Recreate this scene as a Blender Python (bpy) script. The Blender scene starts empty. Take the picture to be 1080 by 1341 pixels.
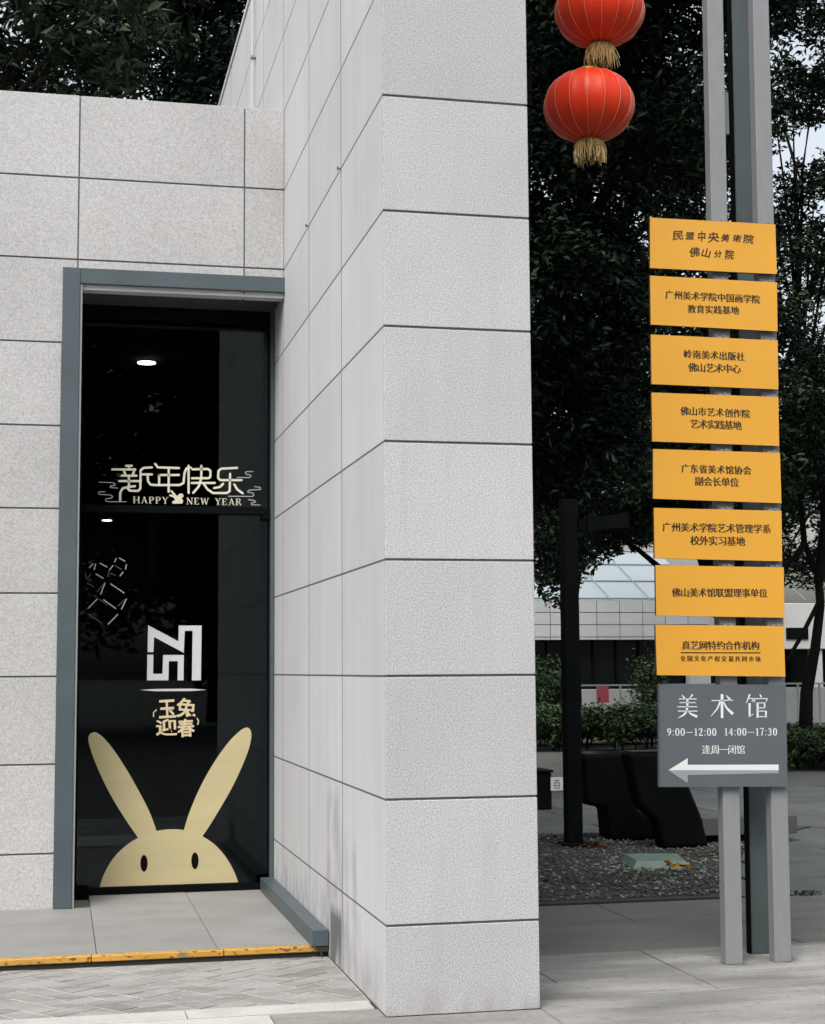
import bpy, math, random
import numpy as np
from mathutils import Vector, Matrix, Euler
random.seed(7); rng = np.random.default_rng(11)
SC = bpy.context.scene; COL = SC.collection

# ---------------------------------------------------------------- camera
F, PITCH, ROLL, YAW = 2074.7, math.radians(5.670), math.radians(-0.388), math.radians(12.594)
CAM = Vector((-1.5944, -7.7808, 1.6284))
fwd = Vector((math.sin(YAW)*math.cos(PITCH), math.cos(YAW)*math.cos(PITCH), math.sin(PITCH)))
rgt = Vector((math.cos(YAW), -math.sin(YAW), 0)); up_ = rgt.cross(fwd)
R2 = rgt*math.cos(ROLL) + up_*math.sin(ROLL); U2 = -rgt*math.sin(ROLL) + up_*math.cos(ROLL)
cd = bpy.data.cameras.new('camera'); cam = bpy.data.objects.new('camera', cd); COL.objects.link(cam)
cd.sensor_fit = 'HORIZONTAL'; cd.sensor_width = 36; cd.lens = 36*F/1080; cd.clip_start = .05; cd.clip_end = 1500
cam.matrix_world = Matrix(((R2.x, U2.x, -fwd.x, CAM.x), (R2.y, U2.y, -fwd.y, CAM.y), (R2.z, U2.z, -fwd.z, CAM.z), (0, 0, 0, 1)))
SC.camera = cam
# ---------------------------------------------------------------- sky, sun, exposure
SUN_EL, SUN_AZ = math.radians(52), math.radians(214)     # azimuth clockwise from +Y: behind the viewer, to the left
w = bpy.data.worlds.new("World"); SC.world = w; w.use_nodes = True
nt = w.node_tree; bg = nt.nodes['Background']
sky = nt.nodes.new('ShaderNodeTexSky'); sky.sky_type = 'NISHITA'; sky.sun_disc = False
sky.sun_elevation = SUN_EL; sky.sun_rotation = SUN_AZ; sky.air_density = 1.5; sky.dust_density = 6; sky.ozone_density = 1
hs = nt.nodes.new('ShaderNodeHueSaturation'); hs.inputs['Saturation'].default_value = .38
nt.links.new(sky.outputs[0], hs.inputs['Color']); nt.links.new(hs.outputs[0], bg.inputs[0]); bg.inputs[1].default_value = .15
sl = bpy.data.lights.new('sun', 'SUN'); sl.energy = 1.0; sl.angle = math.radians(30); sl.color = (1, .985, .96)
sun = bpy.data.objects.new('sun', sl); COL.objects.link(sun)
sd = Vector((math.sin(SUN_AZ)*math.cos(SUN_EL), math.cos(SUN_AZ)*math.cos(SUN_EL), math.sin(SUN_EL)))
sun.rotation_euler = sd.to_track_quat('Z', 'Y').to_euler(); sun.location = sd*30
SC.view_settings.view_transform = 'Standard'; SC.view_settings.look = 'None'; SC.view_settings.gamma = 1
SC.view_settings.use_curve_mapping = False; SC.view_settings.exposure = 0.78
SC.cycles.max_bounces = 8; SC.cycles.transparent_max_bounces = 12

# ---------------------------------------------------------------- helpers
def at(u, v, Y):
    "point of the photo (pixels) on the vertical plane at world Y"
    d = fwd + R2*((u-540)/F) - U2*((v-670.5)/F)
    return CAM + d*((Y-CAM.y)/d.y)
def ray(u, v, D):
    d = fwd + R2*((u-540)/F) - U2*((v-670.5)/F)
    return CAM + d*D
G = -.06    # pavement level; the door platform is z = 0

def tag(o, label=None, cat=None, group=None, kind=None):
    if label: o['label'] = label
    if cat: o['category'] = cat
    if group: o['group'] = group
    if kind: o['kind'] = kind
    return o
def empty(name, loc=(0, 0, 0), parent=None):
    o = bpy.data.objects.new(name, None); COL.objects.link(o); o.location = loc; o.empty_display_size = .2
    if parent: o.parent = parent
    return o
def link(name, me, mats, parent=None, loc=None, rot=None, smooth=False):
    if not isinstance(mats, (list, tuple)): mats = [mats]
    if not me.materials:
        for m in mats: me.materials.append(m)
    o = bpy.data.objects.new(name, me); COL.objects.link(o)
    if loc is not None: o.location = loc
    if rot is not None: o.rotation_euler = rot
    if smooth: me.polygons.foreach_set('use_smooth', [True]*len(me.polygons))
    if parent:
        o.parent = parent
        o.matrix_parent_inverse = Matrix.Translation(-Vector(parent.location)) if parent.type == 'EMPTY' and parent.parent is None else Matrix()
    return o
class MB:
    "collects simple solids into one mesh"
    def __init__(s): s.v = []; s.f = []; s.m = []
    def add(s, vs, fs, mi=0):
        b = len(s.v); s.v += [tuple(p) for p in vs]; s.f += [tuple(i+b for i in f) for f in fs]; s.m += [mi]*len(fs); return s
    def box(s, x0, x1, y0, y1, z0, z1, c=0.0, mi=0):
        if c <= 0:
            vs = [(x, y, z) for z in (z0, z1) for y in (y0, y1) for x in (x0, x1)]
            return s.add(vs, [(0,2,3,1),(4,5,7,6),(0,1,5,4),(2,6,7,3),(0,4,6,2),(1,3,7,5)], mi)
        # chamfered box: 24 vertices
        vs = []; idx = {}
        for sx in (0, 1):
            for sy in (0, 1):
                for sz in (0, 1):
                    X = (x0, x1)[sx]; Y = (y0, y1)[sy]; Z = (z0, z1)[sz]
                    ix = X+(c if sx == 0 else -c); iy = Y+(c if sy == 0 else -c); iz = Z+(c if sz == 0 else -c)
                    idx[sx, sy, sz, 'x'] = len(vs); vs.append((X, iy, iz))
                    idx[sx, sy, sz, 'y'] = len(vs); vs.append((ix, Y, iz))
                    idx[sx, sy, sz, 'z'] = len(vs); vs.append((ix, iy, Z))
        fs = []
        q = [(0,0),(1,0),(1,1),(0,1)]
        for k in (0, 1):
            fs.append([idx[k, a, b, 'x'] for a, b in q]); fs.append([idx[a, k, b, 'y'] for a, b in q]); fs.append([idx[a, b, k, 'z'] for a, b in q])
        for a in (0, 1):
            for b in (0, 1):
                fs.append([idx[a,b,0,'x'], idx[a,b,1,'x'], idx[a,b,1,'y'], idx[a,b,0,'y']])
                fs.append([idx[a,0,b,'x'], idx[a,1,b,'x'], idx[a,1,b,'z'], idx[a,0,b,'z']])
                fs.append([idx[0,a,b,'y'], idx[1,a,b,'y'], idx[1,a,b,'z'], idx[0,a,b,'z']])
        for a in (0, 1):
            for b in (0, 1):
                for d in (0, 1): fs.append([idx[a,b,d,'x'], idx[a,b,d,'y'], idx[a,b,d,'z']])
        return s.add(vs, fs, mi)
    def tube(s, pts, rad, n=8, mi=0, cap=True):
        pts = [Vector(p) for p in pts]
        if not isinstance(rad, (list, tuple)): rad = [rad]*len(pts)
        vs = []; prev = None
        for i, p in enumerate(pts):
            t = (pts[min(i+1, len(pts)-1)]-pts[max(i-1, 0)]).normalized()
            a = prev if prev is not None else (Vector((0, 0, 1)) if abs(t.z) < .9 else Vector((1, 0, 0)))
            x = (a-t*a.dot(t)).normalized(); prev = x; y = t.cross(x)
            for k in range(n):
                th = 2*math.pi*k/n; vs.append(p+(x*math.cos(th)+y*math.sin(th))*rad[i])
        fs = [(i*n+k, i*n+(k+1) % n, (i+1)*n+(k+1) % n, (i+1)*n+k) for i in range(len(pts)-1) for k in range(n)]
        if cap: fs += [tuple(range(n))[::-1], tuple(range((len(pts)-1)*n, len(pts)*n))]
        return s.add(vs, fs, mi)
    def poly(s, pts, y0, y1, mi=0):
        "polygon in X-Z (counter-clockwise or not) given thickness along Y"
        n = len(pts)
        vs = [(p[0], y0, p[1]) for p in pts]+[(p[0], y1, p[1]) for p in pts]
        return s.add(vs, [tuple(range(n)), tuple(range(2*n-1, n-1, -1))]+[(i, (i+1) % n, n+(i+1) % n, n+i) for i in range(n)], mi)
    def slab(s, pts, z0, z1, mi=0):
        n = len(pts)
        vs = [(p[0], p[1], z0) for p in pts]+[(p[0], p[1], z1) for p in pts]
        return s.add(vs, [tuple(range(n))[::-1], tuple(range(n, 2*n))]+[(i, (i+1) % n, n+(i+1) % n, n+i) for i in range(n)], mi)
    def mesh(s, name):
        me = bpy.data.meshes.new(name); me.from_pydata(s.v, [], s.f); me.polygons.foreach_set('material_index', s.m)
        import bmesh
        bm = bmesh.new(); bm.from_mesh(me); bmesh.ops.recalc_face_normals(bm, faces=bm.faces); bm.to_mesh(me); bm.free()
        me.update(); return me
    def build(s, name, mats, parent=None, smooth=False): return link(name, s.mesh(name), mats, parent, smooth=smooth)

# ---------------------------------------------------------------- materials
KA = .74      # real-world albedos for this exposure
def rgb(c): return (c[0]*KA, c[1]*KA, c[2]*KA, 1)
def mat(name, col, rough=.7, metal=0, spec=.5, noise=(), bump=None, sheen=0, sub=0, stretch=(1, 1, 1)):
    """noise: list of (scale, amount, detail) multiplying the colour; bump: (scale, strength)"""
    m = bpy.data.materials.new(name); m.use_nodes = True; t = m.node_tree; N = t.nodes; L = t.links
    b = N['Principled BSDF']; b.inputs['Roughness'].default_value = rough; b.inputs['Metallic'].default_value = metal
    b.inputs['Specular IOR Level'].default_value = spec
    g = N.new('ShaderNodeNewGeometry'); mp = N.new('ShaderNodeMapping'); mp.inputs['Scale'].default_value = stretch
    L.new(g.outputs['Position'], mp.inputs['Vector'])
    cur = N.new('ShaderNodeRGB'); cur.outputs[0].default_value = rgb(col); out = cur.outputs[0]
    for sc_, am, det in noise:
        n = N.new('ShaderNodeTexNoise'); n.inputs['Scale'].default_value = sc_; n.inputs['Detail'].default_value = det
        L.new(mp.outputs[0], n.inputs['Vector'])
        r = N.new('ShaderNodeMapRange'); r.inputs['From Min'].default_value = .3; r.inputs['From Max'].default_value = .7
        r.inputs['To Min'].default_value = 1-am; r.inputs['To Max'].default_value = 1+am; L.new(n.outputs[0], r.inputs[0])
        out = mulc(t, out, r.outputs[0])
    L.new(out, b.inputs['Base Color'])
    if bump:
        n = N.new('ShaderNodeTexNoise'); n.inputs['Scale'].default_value = bump[0]; n.inputs['Detail'].default_value = 4
        L.new(mp.outputs[0], n.inputs['Vector'])
        bp = N.new('ShaderNodeBump'); bp.inputs['Strength'].default_value = bump[1]; bp.inputs['Distance'].default_value = .01
        L.new(n.outputs[0], bp.inputs['Height']); L.new(bp.outputs[0], b.inputs['Normal'])
    return m
def mulc(t, col, fac):
    v = t.nodes.new('ShaderNodeVectorMath'); v.operation = 'SCALE'; t.links.new(col, v.inputs[0]); t.links.new(fac, v.inputs['Scale']); return v.outputs[0]
def per_object(m, lo, hi):
    "small brightness difference from piece to piece"
    t = m.node_tree; b = t.nodes['Principled BSDF']; src = b.inputs['Base Color'].links[0].from_socket
    oi = t.nodes.new('ShaderNodeObjectInfo'); r = t.nodes.new('ShaderNodeMapRange'); r.inputs['To Min'].default_value = lo; r.inputs['To Max'].default_value = hi
    t.links.new(oi.outputs['Random'], r.inputs[0]); t.links.new(mulc(t, src, r.outputs[0]), b.inputs['Base Color']); return m
def blotch(m, col, scale, lo, hi, amount=1, stretch=(1, 1, 1), box=None, detail=6, zfall=None):
    """stain of another colour where a noise is above lo..hi; box=(axis ranges) restricts it to a place"""
    t = m.node_tree; N = t.nodes; L = t.links; b = N['Principled BSDF']; src = b.inputs['Base Color'].links[0].from_socket
    g = N.new('ShaderNodeNewGeometry'); mp = N.new('ShaderNodeMapping'); mp.inputs['Scale'].default_value = stretch; L.new(g.outputs['Position'], mp.inputs['Vector'])
    n = N.new('ShaderNodeTexNoise'); n.inputs['Scale'].default_value = scale; n.inputs['Detail'].default_value = detail; L.new(mp.outputs[0], n.inputs['Vector'])
    r = N.new('ShaderNodeMapRange'); r.inputs['From Min'].default_value = lo; r.inputs['From Max'].default_value = hi; r.inputs['To Max'].default_value = amount; L.new(n.outputs[0], r.inputs[0])
    f = r.outputs[0]
    if box:
        sp = N.new('ShaderNodeSeparateXYZ'); L.new(g.outputs['Position'], sp.inputs[0])
        for ax, (a, b_, e) in box.items():
            for lo_, hi_ in ((a-e, a+e), (b_+e, b_-e)):
                q = N.new('ShaderNodeMapRange'); q.inputs['From Min'].default_value = lo_; q.inputs['From Max'].default_value = hi_; L.new(sp.outputs[ax], q.inputs[0])
                k = N.new('ShaderNodeMath'); k.operation = 'MULTIPLY'; L.new(f, k.inputs[0]); L.new(q.outputs[0], k.inputs[1]); f = k.outputs[0]
    mx = N.new('ShaderNodeMix'); mx.data_type = 'RGBA'; L.new(f, mx.inputs['Factor']); L.new(src, mx.inputs[6]); mx.inputs[7].default_value = rgb(col)
    L.new(mx.outputs[2], b.inputs['Base Color']); return m

M = {}
M['granite'] = per_object(mat('flamed_granite', (.525, .531, .55), .85, noise=[(125, .26, 2), (260, .30, 1), (1.1, .05, 4), (.35, .04, 2)], bump=(170, .02)), .93, 1.05)
blotch(M['granite'], (.30, .295, .28), 7, .42, .66, .6, stretch=(1, 1, .5), box={2: (-.2, .03, .07)})
blotch(M['granite'], (.42, .42, .42), 2.5, .52, .78, .35, stretch=(2.5, 1, .35))
M['granite_low'] = per_object(mat('flamed_granite_low_wall', (.50, .505, .515), .85, noise=[(85, .18, 2), (220, .22, 1), (.9, .07, 3)], bump=(170, .02)), .93, 1.04)
blotch(M['granite_low'], (.36, .33, .27), 1.6, .52, .75, .45, box={2: (4.55, 5.9, .15), 0: (-1.2, .2, .3)})
gs = M['granite_side'] = mat('honed_granite_side', (.605, .61, .63), .8, noise=[(110, .09, 2), (1.2, .04, 3)], bump=(140, .12))
blotch(gs, (.43, .425, .42), 1.6, .45, .8, .3, stretch=(1, 3.5, .3))
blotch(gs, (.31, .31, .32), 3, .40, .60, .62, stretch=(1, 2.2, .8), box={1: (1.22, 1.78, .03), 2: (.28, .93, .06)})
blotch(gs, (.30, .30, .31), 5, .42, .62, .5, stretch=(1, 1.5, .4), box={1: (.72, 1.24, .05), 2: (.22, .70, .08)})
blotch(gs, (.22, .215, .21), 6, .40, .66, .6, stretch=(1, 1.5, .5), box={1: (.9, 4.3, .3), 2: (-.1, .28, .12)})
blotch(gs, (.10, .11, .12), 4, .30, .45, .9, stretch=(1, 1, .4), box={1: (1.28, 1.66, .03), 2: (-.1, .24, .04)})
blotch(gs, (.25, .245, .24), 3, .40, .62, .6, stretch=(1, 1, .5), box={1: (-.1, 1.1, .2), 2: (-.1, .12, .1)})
per_object(gs, .96, 1.04)
M['joint'] = mat('joint_backing', (.115, .115, .12), .9)
M['core'] = mat('concrete_core', (.25, .25, .25), .9, noise=[(8, .1, 3)])
M['frame'] = mat('blue_grey_steel', (.078, .105, .120), .42, spec=.4, noise=[(2.2, .12, 4), (30, .05, 3)])
M['frame_pale'] = mat('pale_steel_edge', (.30, .33, .34), .5)
M['soffit'] = mat('dark_soffit', (.055, .062, .062), .7, noise=[(6, .15, 3)])
M['door_metal'] = mat('black_door_metal', (.003, .004, .005), .7, spec=.06)
M['steel'] = mat('satin_steel_post', (.275, .287, .305), .5, metal=.1, noise=[(1.5, .05, 3), (25, .04, 3)], stretch=(1, 1, .3))
M['steel_dark'] = mat('dark_green_grey_steel', (.095, .125, .13), .5, noise=[(3, .25, 4)], stretch=(1, 1, .4))
M['yellow'] = mat('yellow_sign_enamel', (.80, .40, .045), .42, noise=[(3, .03, 3)])
M['yellow_edge'] = mat('brown_sign_edge', (.10, .055, .02), .6)
M['ink'] = mat('dark_brown_ink', (.035, .018, .008), .6)
M['grey_sign'] = mat('slate_grey_sign', (.105, .125, .14), .5, noise=[(4, .06, 3)])
M['white_print'] = mat('white_print', (.82, .84, .85), .5)
M['grey_print'] = mat('pale_grey_print', (.30, .35, .39), .5)
M['cream_print'] = mat('cream_film', (.80, .78, .62), .5)
M['cream_thin'] = mat('pale_grey_film', (.42, .46, .42), .5)
M['tan_print'] = mat('tan_film', (.72, .60, .38), .5)
M['logo'] = mat('white_film', (.62, .65, .70), .5)
M['gold'] = mat('gold_film', (.70, .61, .35), .40, metal=.3, noise=[(3, .05, 3)], stretch=(.2, 1, 3))
M['black_film'] = mat('black_film', (.006, .005, .004), .85, spec=.03)
M['dim_neon_light'] = mat('dim_neon_light', (.10, .11, .10), .6); M['neon_pale'] = mat('pale_neon_light', (.55, .56, .52), .4)  # colours of the dashes that stand for neon light
M['platform'] = per_object(mat('grey_platform_stone', (.275, .275, .265), .75, noise=[(2.5, .10, 5), (70, .06, 2)], bump=(60, .1)), .95, 1.05)
blotch(M['platform'], (.22, .215, .20), 3, .5, .72, .4)
M['slab'] = per_object(mat('pale_paving_stone', (.30, .297, .28), .85, noise=[(3, .26, 6), (60, .12, 3)], bump=(60, .25), stretch=(.45, 1.4, 1)), .92, 1.06)
blotch(M['slab'], (.13, .13, .12), 2.0, .45, .7, .75, stretch=(.5, 1.6, 1))
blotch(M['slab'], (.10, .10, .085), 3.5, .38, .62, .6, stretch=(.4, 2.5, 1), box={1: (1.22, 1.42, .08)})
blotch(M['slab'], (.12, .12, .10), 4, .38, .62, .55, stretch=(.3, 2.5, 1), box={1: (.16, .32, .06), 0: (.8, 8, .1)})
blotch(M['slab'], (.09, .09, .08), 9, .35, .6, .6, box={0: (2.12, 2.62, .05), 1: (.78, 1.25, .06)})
blotch(M['slab'], (.14, .13, .12), 16, .60, .70, .6, detail=3)
M['slab_shaded'] = per_object(mat('tree_shaded_paving', (.125, .13, .118), .85, noise=[(2.5, .18, 6), (50, .12, 3)], bump=(50, .3), stretch=(.4, 1.5, 1)), .9, 1.08)  # tree shade over these rows is put into the darker base colour
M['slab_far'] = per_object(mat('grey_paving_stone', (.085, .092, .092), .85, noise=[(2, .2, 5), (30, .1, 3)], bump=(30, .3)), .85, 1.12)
M['ground'] = mat('bedding_mortar', (.10, .10, .09), .95, noise=[(3, .2, 5), (40, .15, 3)])
M['mortar'] = mat('pale_sand_joint', (.46, .45, .43), .95, noise=[(12, .2, 4)])
M['paver'] = per_object(mat('worn_grey_brick', (.265, .26, .245), .9, noise=[(5, .2, 5), (60, .15, 3)], bump=(50, .3), stretch=(.5, 1.3, 1)), .85, 1.12)
blotch(M['paver'], (.36, .355, .345), 6, .42, .60, .85, stretch=(.5, 1.4, 1))
M['kerb'] = per_object(mat('pale_kerb_stone', (.48, .475, .45), .85, noise=[(5, .1, 5), (50, .08, 3)], bump=(50, .2)), .95, 1.04)
M['nosing'] = mat('yellow_paint_worn', (.56, .30, .045), .65, noise=[(6, .12, 4)])
blotch(M['nosing'], (.05, .04, .03), 45, .57, .62, .85, stretch=(.5, 1, 1)); blotch(M['nosing'], (.20, .17, .12), 5, .62, .72, .8)
M['riser'] = mat('dark_riser', (.03, .028, .025), .9)
M['soil'] = mat('dark_soil', (.030, .028, .022), .95, noise=[(5, .3, 5)], bump=(20, .6))
M['stone_a'] = mat('grey_pebble', (.055, .060, .056), .8, noise=[(30, .3, 3)])
M['stone_b'] = mat('pale_pebble', (.20, .215, .20), .8, noise=[(30, .2, 3)])
M['stone_c'] = mat('mossy_pebble', (.035, .045, .020), .9, noise=[(30, .3, 3)])
M['bark'] = mat('dark_bark', (.010, .009, .008), .95, spec=.1, noise=[(6, .3, 5)], bump=(12, .8), stretch=(1, 1, .3))
def leafmat(name, col, rough=.45):
    m = mat(name, col, rough, spec=.10, noise=[(1.3, .35, 3)]); return m
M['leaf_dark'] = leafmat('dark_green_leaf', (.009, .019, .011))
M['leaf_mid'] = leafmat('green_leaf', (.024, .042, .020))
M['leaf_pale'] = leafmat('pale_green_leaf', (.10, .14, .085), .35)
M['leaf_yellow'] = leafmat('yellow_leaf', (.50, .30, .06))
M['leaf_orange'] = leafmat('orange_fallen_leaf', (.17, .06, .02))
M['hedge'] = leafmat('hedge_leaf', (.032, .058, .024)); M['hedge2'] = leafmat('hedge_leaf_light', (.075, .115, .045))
M['black_metal'] = mat('black_painted_metal', (.0035, .0045, .005), .7, spec=.06, noise=[(5, .2, 3)])
M['black_stone'] = mat('black_honed_block', (.0035, .004, .0045), .7, spec=.06, noise=[(3, .3, 4)])
M['pale_green'] = mat('pale_green_enamel', (.15, .23, .19), .6, noise=[(12, .15, 4)])
M['white_panel'] = per_object(mat('white_wall_panel', (.60, .62, .66), .6), .94, 1.04)
M['white_wall'] = mat('white_render', (.62, .62, .62), .8, noise=[(1, .05, 3)])
M['far_joint'] = mat('panel_gap', (.14, .15, .16), .8)
M['roof_glass'] = mat('pale_roof_glass', (.40, .46, .49), .25, spec=.6)  # bluish sky reflection is put into the base colour
M['dark_glass'] = mat('dark_window_glass', (.006, .009, .012), .2, spec=.15)
M['rail'] = mat('grey_rail_paint', (.38, .41, .40), .5)
M['pink'] = mat('pink_red_board', (.50, .08, .11), .6)
M['room'] = mat('dark_room_lining', (.035, .055, .06), .8); M['room_floor'] = mat('dark_room_floor', (.02, .024, .026), .5)
def red_silk():
    m = mat('red_silk', (.86, .045, .008), .42, spec=.3, noise=[(60, .04, 2)])
    b = m.node_tree.nodes['Principled BSDF']
    b.inputs['Sheen Weight'].default_value = .04; b.inputs['Sheen Tint'].default_value = (1, .35, .2, 1)
    b.inputs['Transmission Weight'].default_value = 0
    return m
M['red'] = red_silk()
M['thread'] = mat('gold_thread', (.85, .45, .25), .5); M['cap'] = mat('gold_cap', (.42, .26, .07), .4, metal=.4)
M['fringe'] = mat('yellow_fringe', (.78, .58, .24), .7, noise=[(60, .3, 2)])
M['cord'] = mat('dark_cord', (.03, .01, .01), .8)
def emis(name, col, s):
    m = bpy.data.materials.new(name); m.use_nodes = True; b = m.node_tree.nodes['Principled BSDF']
    b.inputs['Base Color'].default_value = rgb(col); b.inputs['Emission Color'].default_value = (1, .97, .90, 1); b.inputs['Emission Strength'].default_value = s; return m
M['lamp'] = emis('lit_downlight', (1, .97, .90), 16)
def glass(name, tint, r0):
    m = bpy.data.materials.new(name); m.use_nodes = True; t = m.node_tree; N = t.nodes; L = t.links
    N.remove(N['Principled BSDF']); o = N['Material Output']
    tr = N.new('ShaderNodeBsdfTransparent'); tr.inputs[0].default_value = (*tint, 1); gl = N.new('ShaderNodeBsdfGlossy'); gl.inputs['Roughness'].default_value = .015
    gl.inputs['Color'].default_value = (.85, .95, 1, 1)
    lw = N.new('ShaderNodeFresnel'); lw.inputs[0].default_value = r0; mx = N.new('ShaderNodeMixShader')
    L.new(lw.outputs[0], mx.inputs[0]); L.new(tr.outputs[0], mx.inputs[1]); L.new(gl.outputs[0], mx.inputs[2]); L.new(mx.outputs[0], o.inputs[0]); return m
M['glass'] = glass('tinted_door_glass', (.45, .50, .50), 1.38)

# ---------------------------------------------------------------- ground
def struct(o): return tag(o, kind='structure')
g = MB(); g.add([(-300, -300, G-.07), (300, -300, G-.07), (300, 400, G-.07), (-300, 400, G-.07)], [(0, 1, 2, 3)])
struct(g.build('ground', M['ground']))
paving = struct(MB().box(-6, 20, -9, 26, G-.068, G-.02).build('pavement', M['ground']))
def slab(x0, x1, y0, y1, z, m, parent, name='slab', gap=.004, th=.018, c=.0025):
    dz = random.uniform(-.0015, .0015)
    return MB().box(x0+gap, x1-gap, y0+gap, y1-gap, z-th, z+dz, c).build(name, m, parent)
# beside and before the pillar
XR = [.28, 1.06, 1.84, 2.62, 3.40, 4.18, 4.96]
for a, b in zip(XR[:-1], XR[1:]):
    slab(a, b, -.05 if a > .7 else -.05, .22, G, M['slab'], paving) if False else None
def row(y0, y1, xs, m, gap=.004):
    for a, b in zip(xs[:-1], xs[1:]): slab(a, b, y0, y1, G, m, paving, gap=gap)
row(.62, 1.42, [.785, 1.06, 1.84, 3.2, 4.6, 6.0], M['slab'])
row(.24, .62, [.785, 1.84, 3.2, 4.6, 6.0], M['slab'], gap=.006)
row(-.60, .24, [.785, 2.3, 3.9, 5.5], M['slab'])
row(-.60, -.004, [-.55, .785], M['slab'], gap=.003)
row(-1.6, -.60, [-3.4, -2.2, -1.0, .2, 1.4, 2.6, 3.8, 5.0], M['slab'])
row(-2.6, -1.6, [-3.4, -1.6, -.4, .8, 2.0, 3.2, 4.4], M['slab'])
row(1.42, 2.40, [.785, 2.9, 5.0, 7.1], M['slab_shaded'])
row(2.40, 3.28, [.785, 2.2, 4.3, 6.4, 8.5], M['slab_shaded'])
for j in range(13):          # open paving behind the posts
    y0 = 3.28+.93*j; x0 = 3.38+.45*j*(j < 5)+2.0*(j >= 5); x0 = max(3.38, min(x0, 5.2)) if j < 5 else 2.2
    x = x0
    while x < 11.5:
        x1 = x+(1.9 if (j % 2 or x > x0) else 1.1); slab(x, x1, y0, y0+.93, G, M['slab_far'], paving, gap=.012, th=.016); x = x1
# ------- herringbone bricks in front of the step
bricks = struct(MB().box(-4.2, -.004, .40, 1.73, G-.0195, G-.006).build('brick_paving', M['mortar']))
def clip(poly, x0, x1, y0, y1):
    for ax, s_, lim in ((0, 1, x0), (0, -1, x1), (1, 1, y0), (1, -1, y1)):
        out = []
        for i in range(len(poly)):
            a, b = poly[i-1], poly[i]; da = (a[ax]-lim)*s_; db = (b[ax]-lim)*s_
            if da*db < 0: t = da/(da-db); out.append((a[0]+(b[0]-a[0])*t, a[1]+(b[1]-a[1])*t))
            if db >= 0: out.append(b)
        poly = out
        if len(poly) < 3: return []
    return poly
nb = 0
Lb, Wb, gp = .28, .14, .008
ca, sa = math.cos(math.radians(38)), math.sin(math.radians(38))
for i in range(-24, 24):
    for j in range(-24, 24):
        for o_ in (0, 1):
            # herringbone lattice: step (W,W) and (2W,-2W)
            bx = i*Wb + j*2*Wb; by = i*Wb - j*2*Wb
            if o_ == 0: q = [(bx+gp, by+gp), (bx+Lb-gp, by+gp), (bx+Lb-gp, by+Wb-gp), (bx+gp, by+Wb-gp)]
            else: q = [(bx+gp, by+Wb+gp), (bx+Wb-gp, by+Wb+gp), (bx+Wb-gp, by+Wb+Lb-gp), (bx+gp, by+Wb+Lb-gp)]
            q = [(x*ca-y*sa-1.5, x*sa+y*ca+1.0) for x, y in q]
            q = clip(q, -2.35, -.012, .405, 1.725)
            if len(q) < 3: continue
            ar = abs(sum(q[k-1][0]*q[k][1]-q[k][0]*q[k-1][1] for k in range(len(q))))/2
            if ar < .0008: continue
            nb += 1; MB().slab(q, G-.016, G-.003+random.uniform(-.0015, .0012)).build('paving_brick', M['paver'], bricks)
kerb = struct(MB().box(-4.2, -.55, .20, .40, G-.0195, G-.012).build('kerb_strip', M['joint']))
for a, b in ((-4.2, -2.9), (-2.9, -1.95), (-1.95, -.95), (-.95, -.02)): slab(a, b, .20, .395, G+.004, M['kerb'], kerb, 'kerb_stone', gap=.002, th=.022)
row(-.60, .195, [-4.0, -2.7, -1.4, -.55], M['kerb'], gap=.004)
row(-.004, .195, [-.55, -.003], M['slab'], gap=.002)
# ------- platform before the door
plat = struct(MB().box(-6, -.003, 1.75, 4.22, G-.0197, -.026).build('platform', M['core']))
T = []
for x0, x1, ys in ((-.65, -.003, (1.78, 2.42, 3.56, 4.235)), (-1.35, -.65, (1.78, 3.05, 4.235)), (-2.05, -1.35, (1.78, 3.10, 3.66)), (-2.75, -2.05, (1.78, 2.5, 3.66)),
                   (-3.45, -2.75, (1.78, 3.10, 3.66)), (-4.15, -3.45, (1.78, 2.5, 3.66))):
    for a, b in zip(ys[:-1], ys[1:]): slab(x0, x1, a, b, 0, M['platform'], plat, 'platform_tile', gap=.0022, th=.024, c=.0015)
for a, b in ((-.62, -.003), (-1.38, -.62), (-2.1, -1.38), (-2.8, -2.1), (-3.5, -2.8), (-4.2, -3.5)):
    MB().box(a+.002, b-.002, 1.715, 1.778, -.034, 0.002, .005).build('step_nosing', M['nosing'], plat)
MB().box(-4.2, -.004, 1.733, 1.75, G-.0195, -.036).build('riser', M['riser'], plat)

# ---------------------------------------------------------------- tall stone wall
ZJ = [G, .374, .986, 1.595, 2.178, 2.778, 3.371, 3.974, 4.585, 5.190, 5.80, 6.41, 7.02, 7.60]
TW = tag(empty('stone_wall', (.39, 0, G)), 'tall pale granite wall whose end faces the pavement between the glass door and the yellow signs', 'wall')
YE = 9.888
MB().box(.0008, .7755, .006, YE, G-.02, 7.58).build('wall_core', M['joint'], TW)
MB().box(-.012, .792, -.012, YE+.02, 7.603, 7.66, .006).build('coping', M['granite_side'], TW)
for k in range(13):
    a, b = ZJ[k]+(.0055 if k else 0), ZJ[k+1]-.0055
    MB().box(.0, .78, 0, .0115, a, b, .003).build('stone_panel', M['granite'], TW)
    for j in range(8):
        y0, y1 = 1.236*j+(.0165 if j == 0 else .011), 1.236*(j+1)-.011
        if not (y0 > 4.3 and ZJ[k+1] < 4.6):
            MB().box(0, .0115, y0, y1, a, b, .0006).build('side_stone_panel', M['granite_side'], TW)
        if j < 4: MB().box(.7685, .7802, y0, y1, a, b, .0022).build('side_stone_panel', M['granite_side'], TW)
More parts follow.
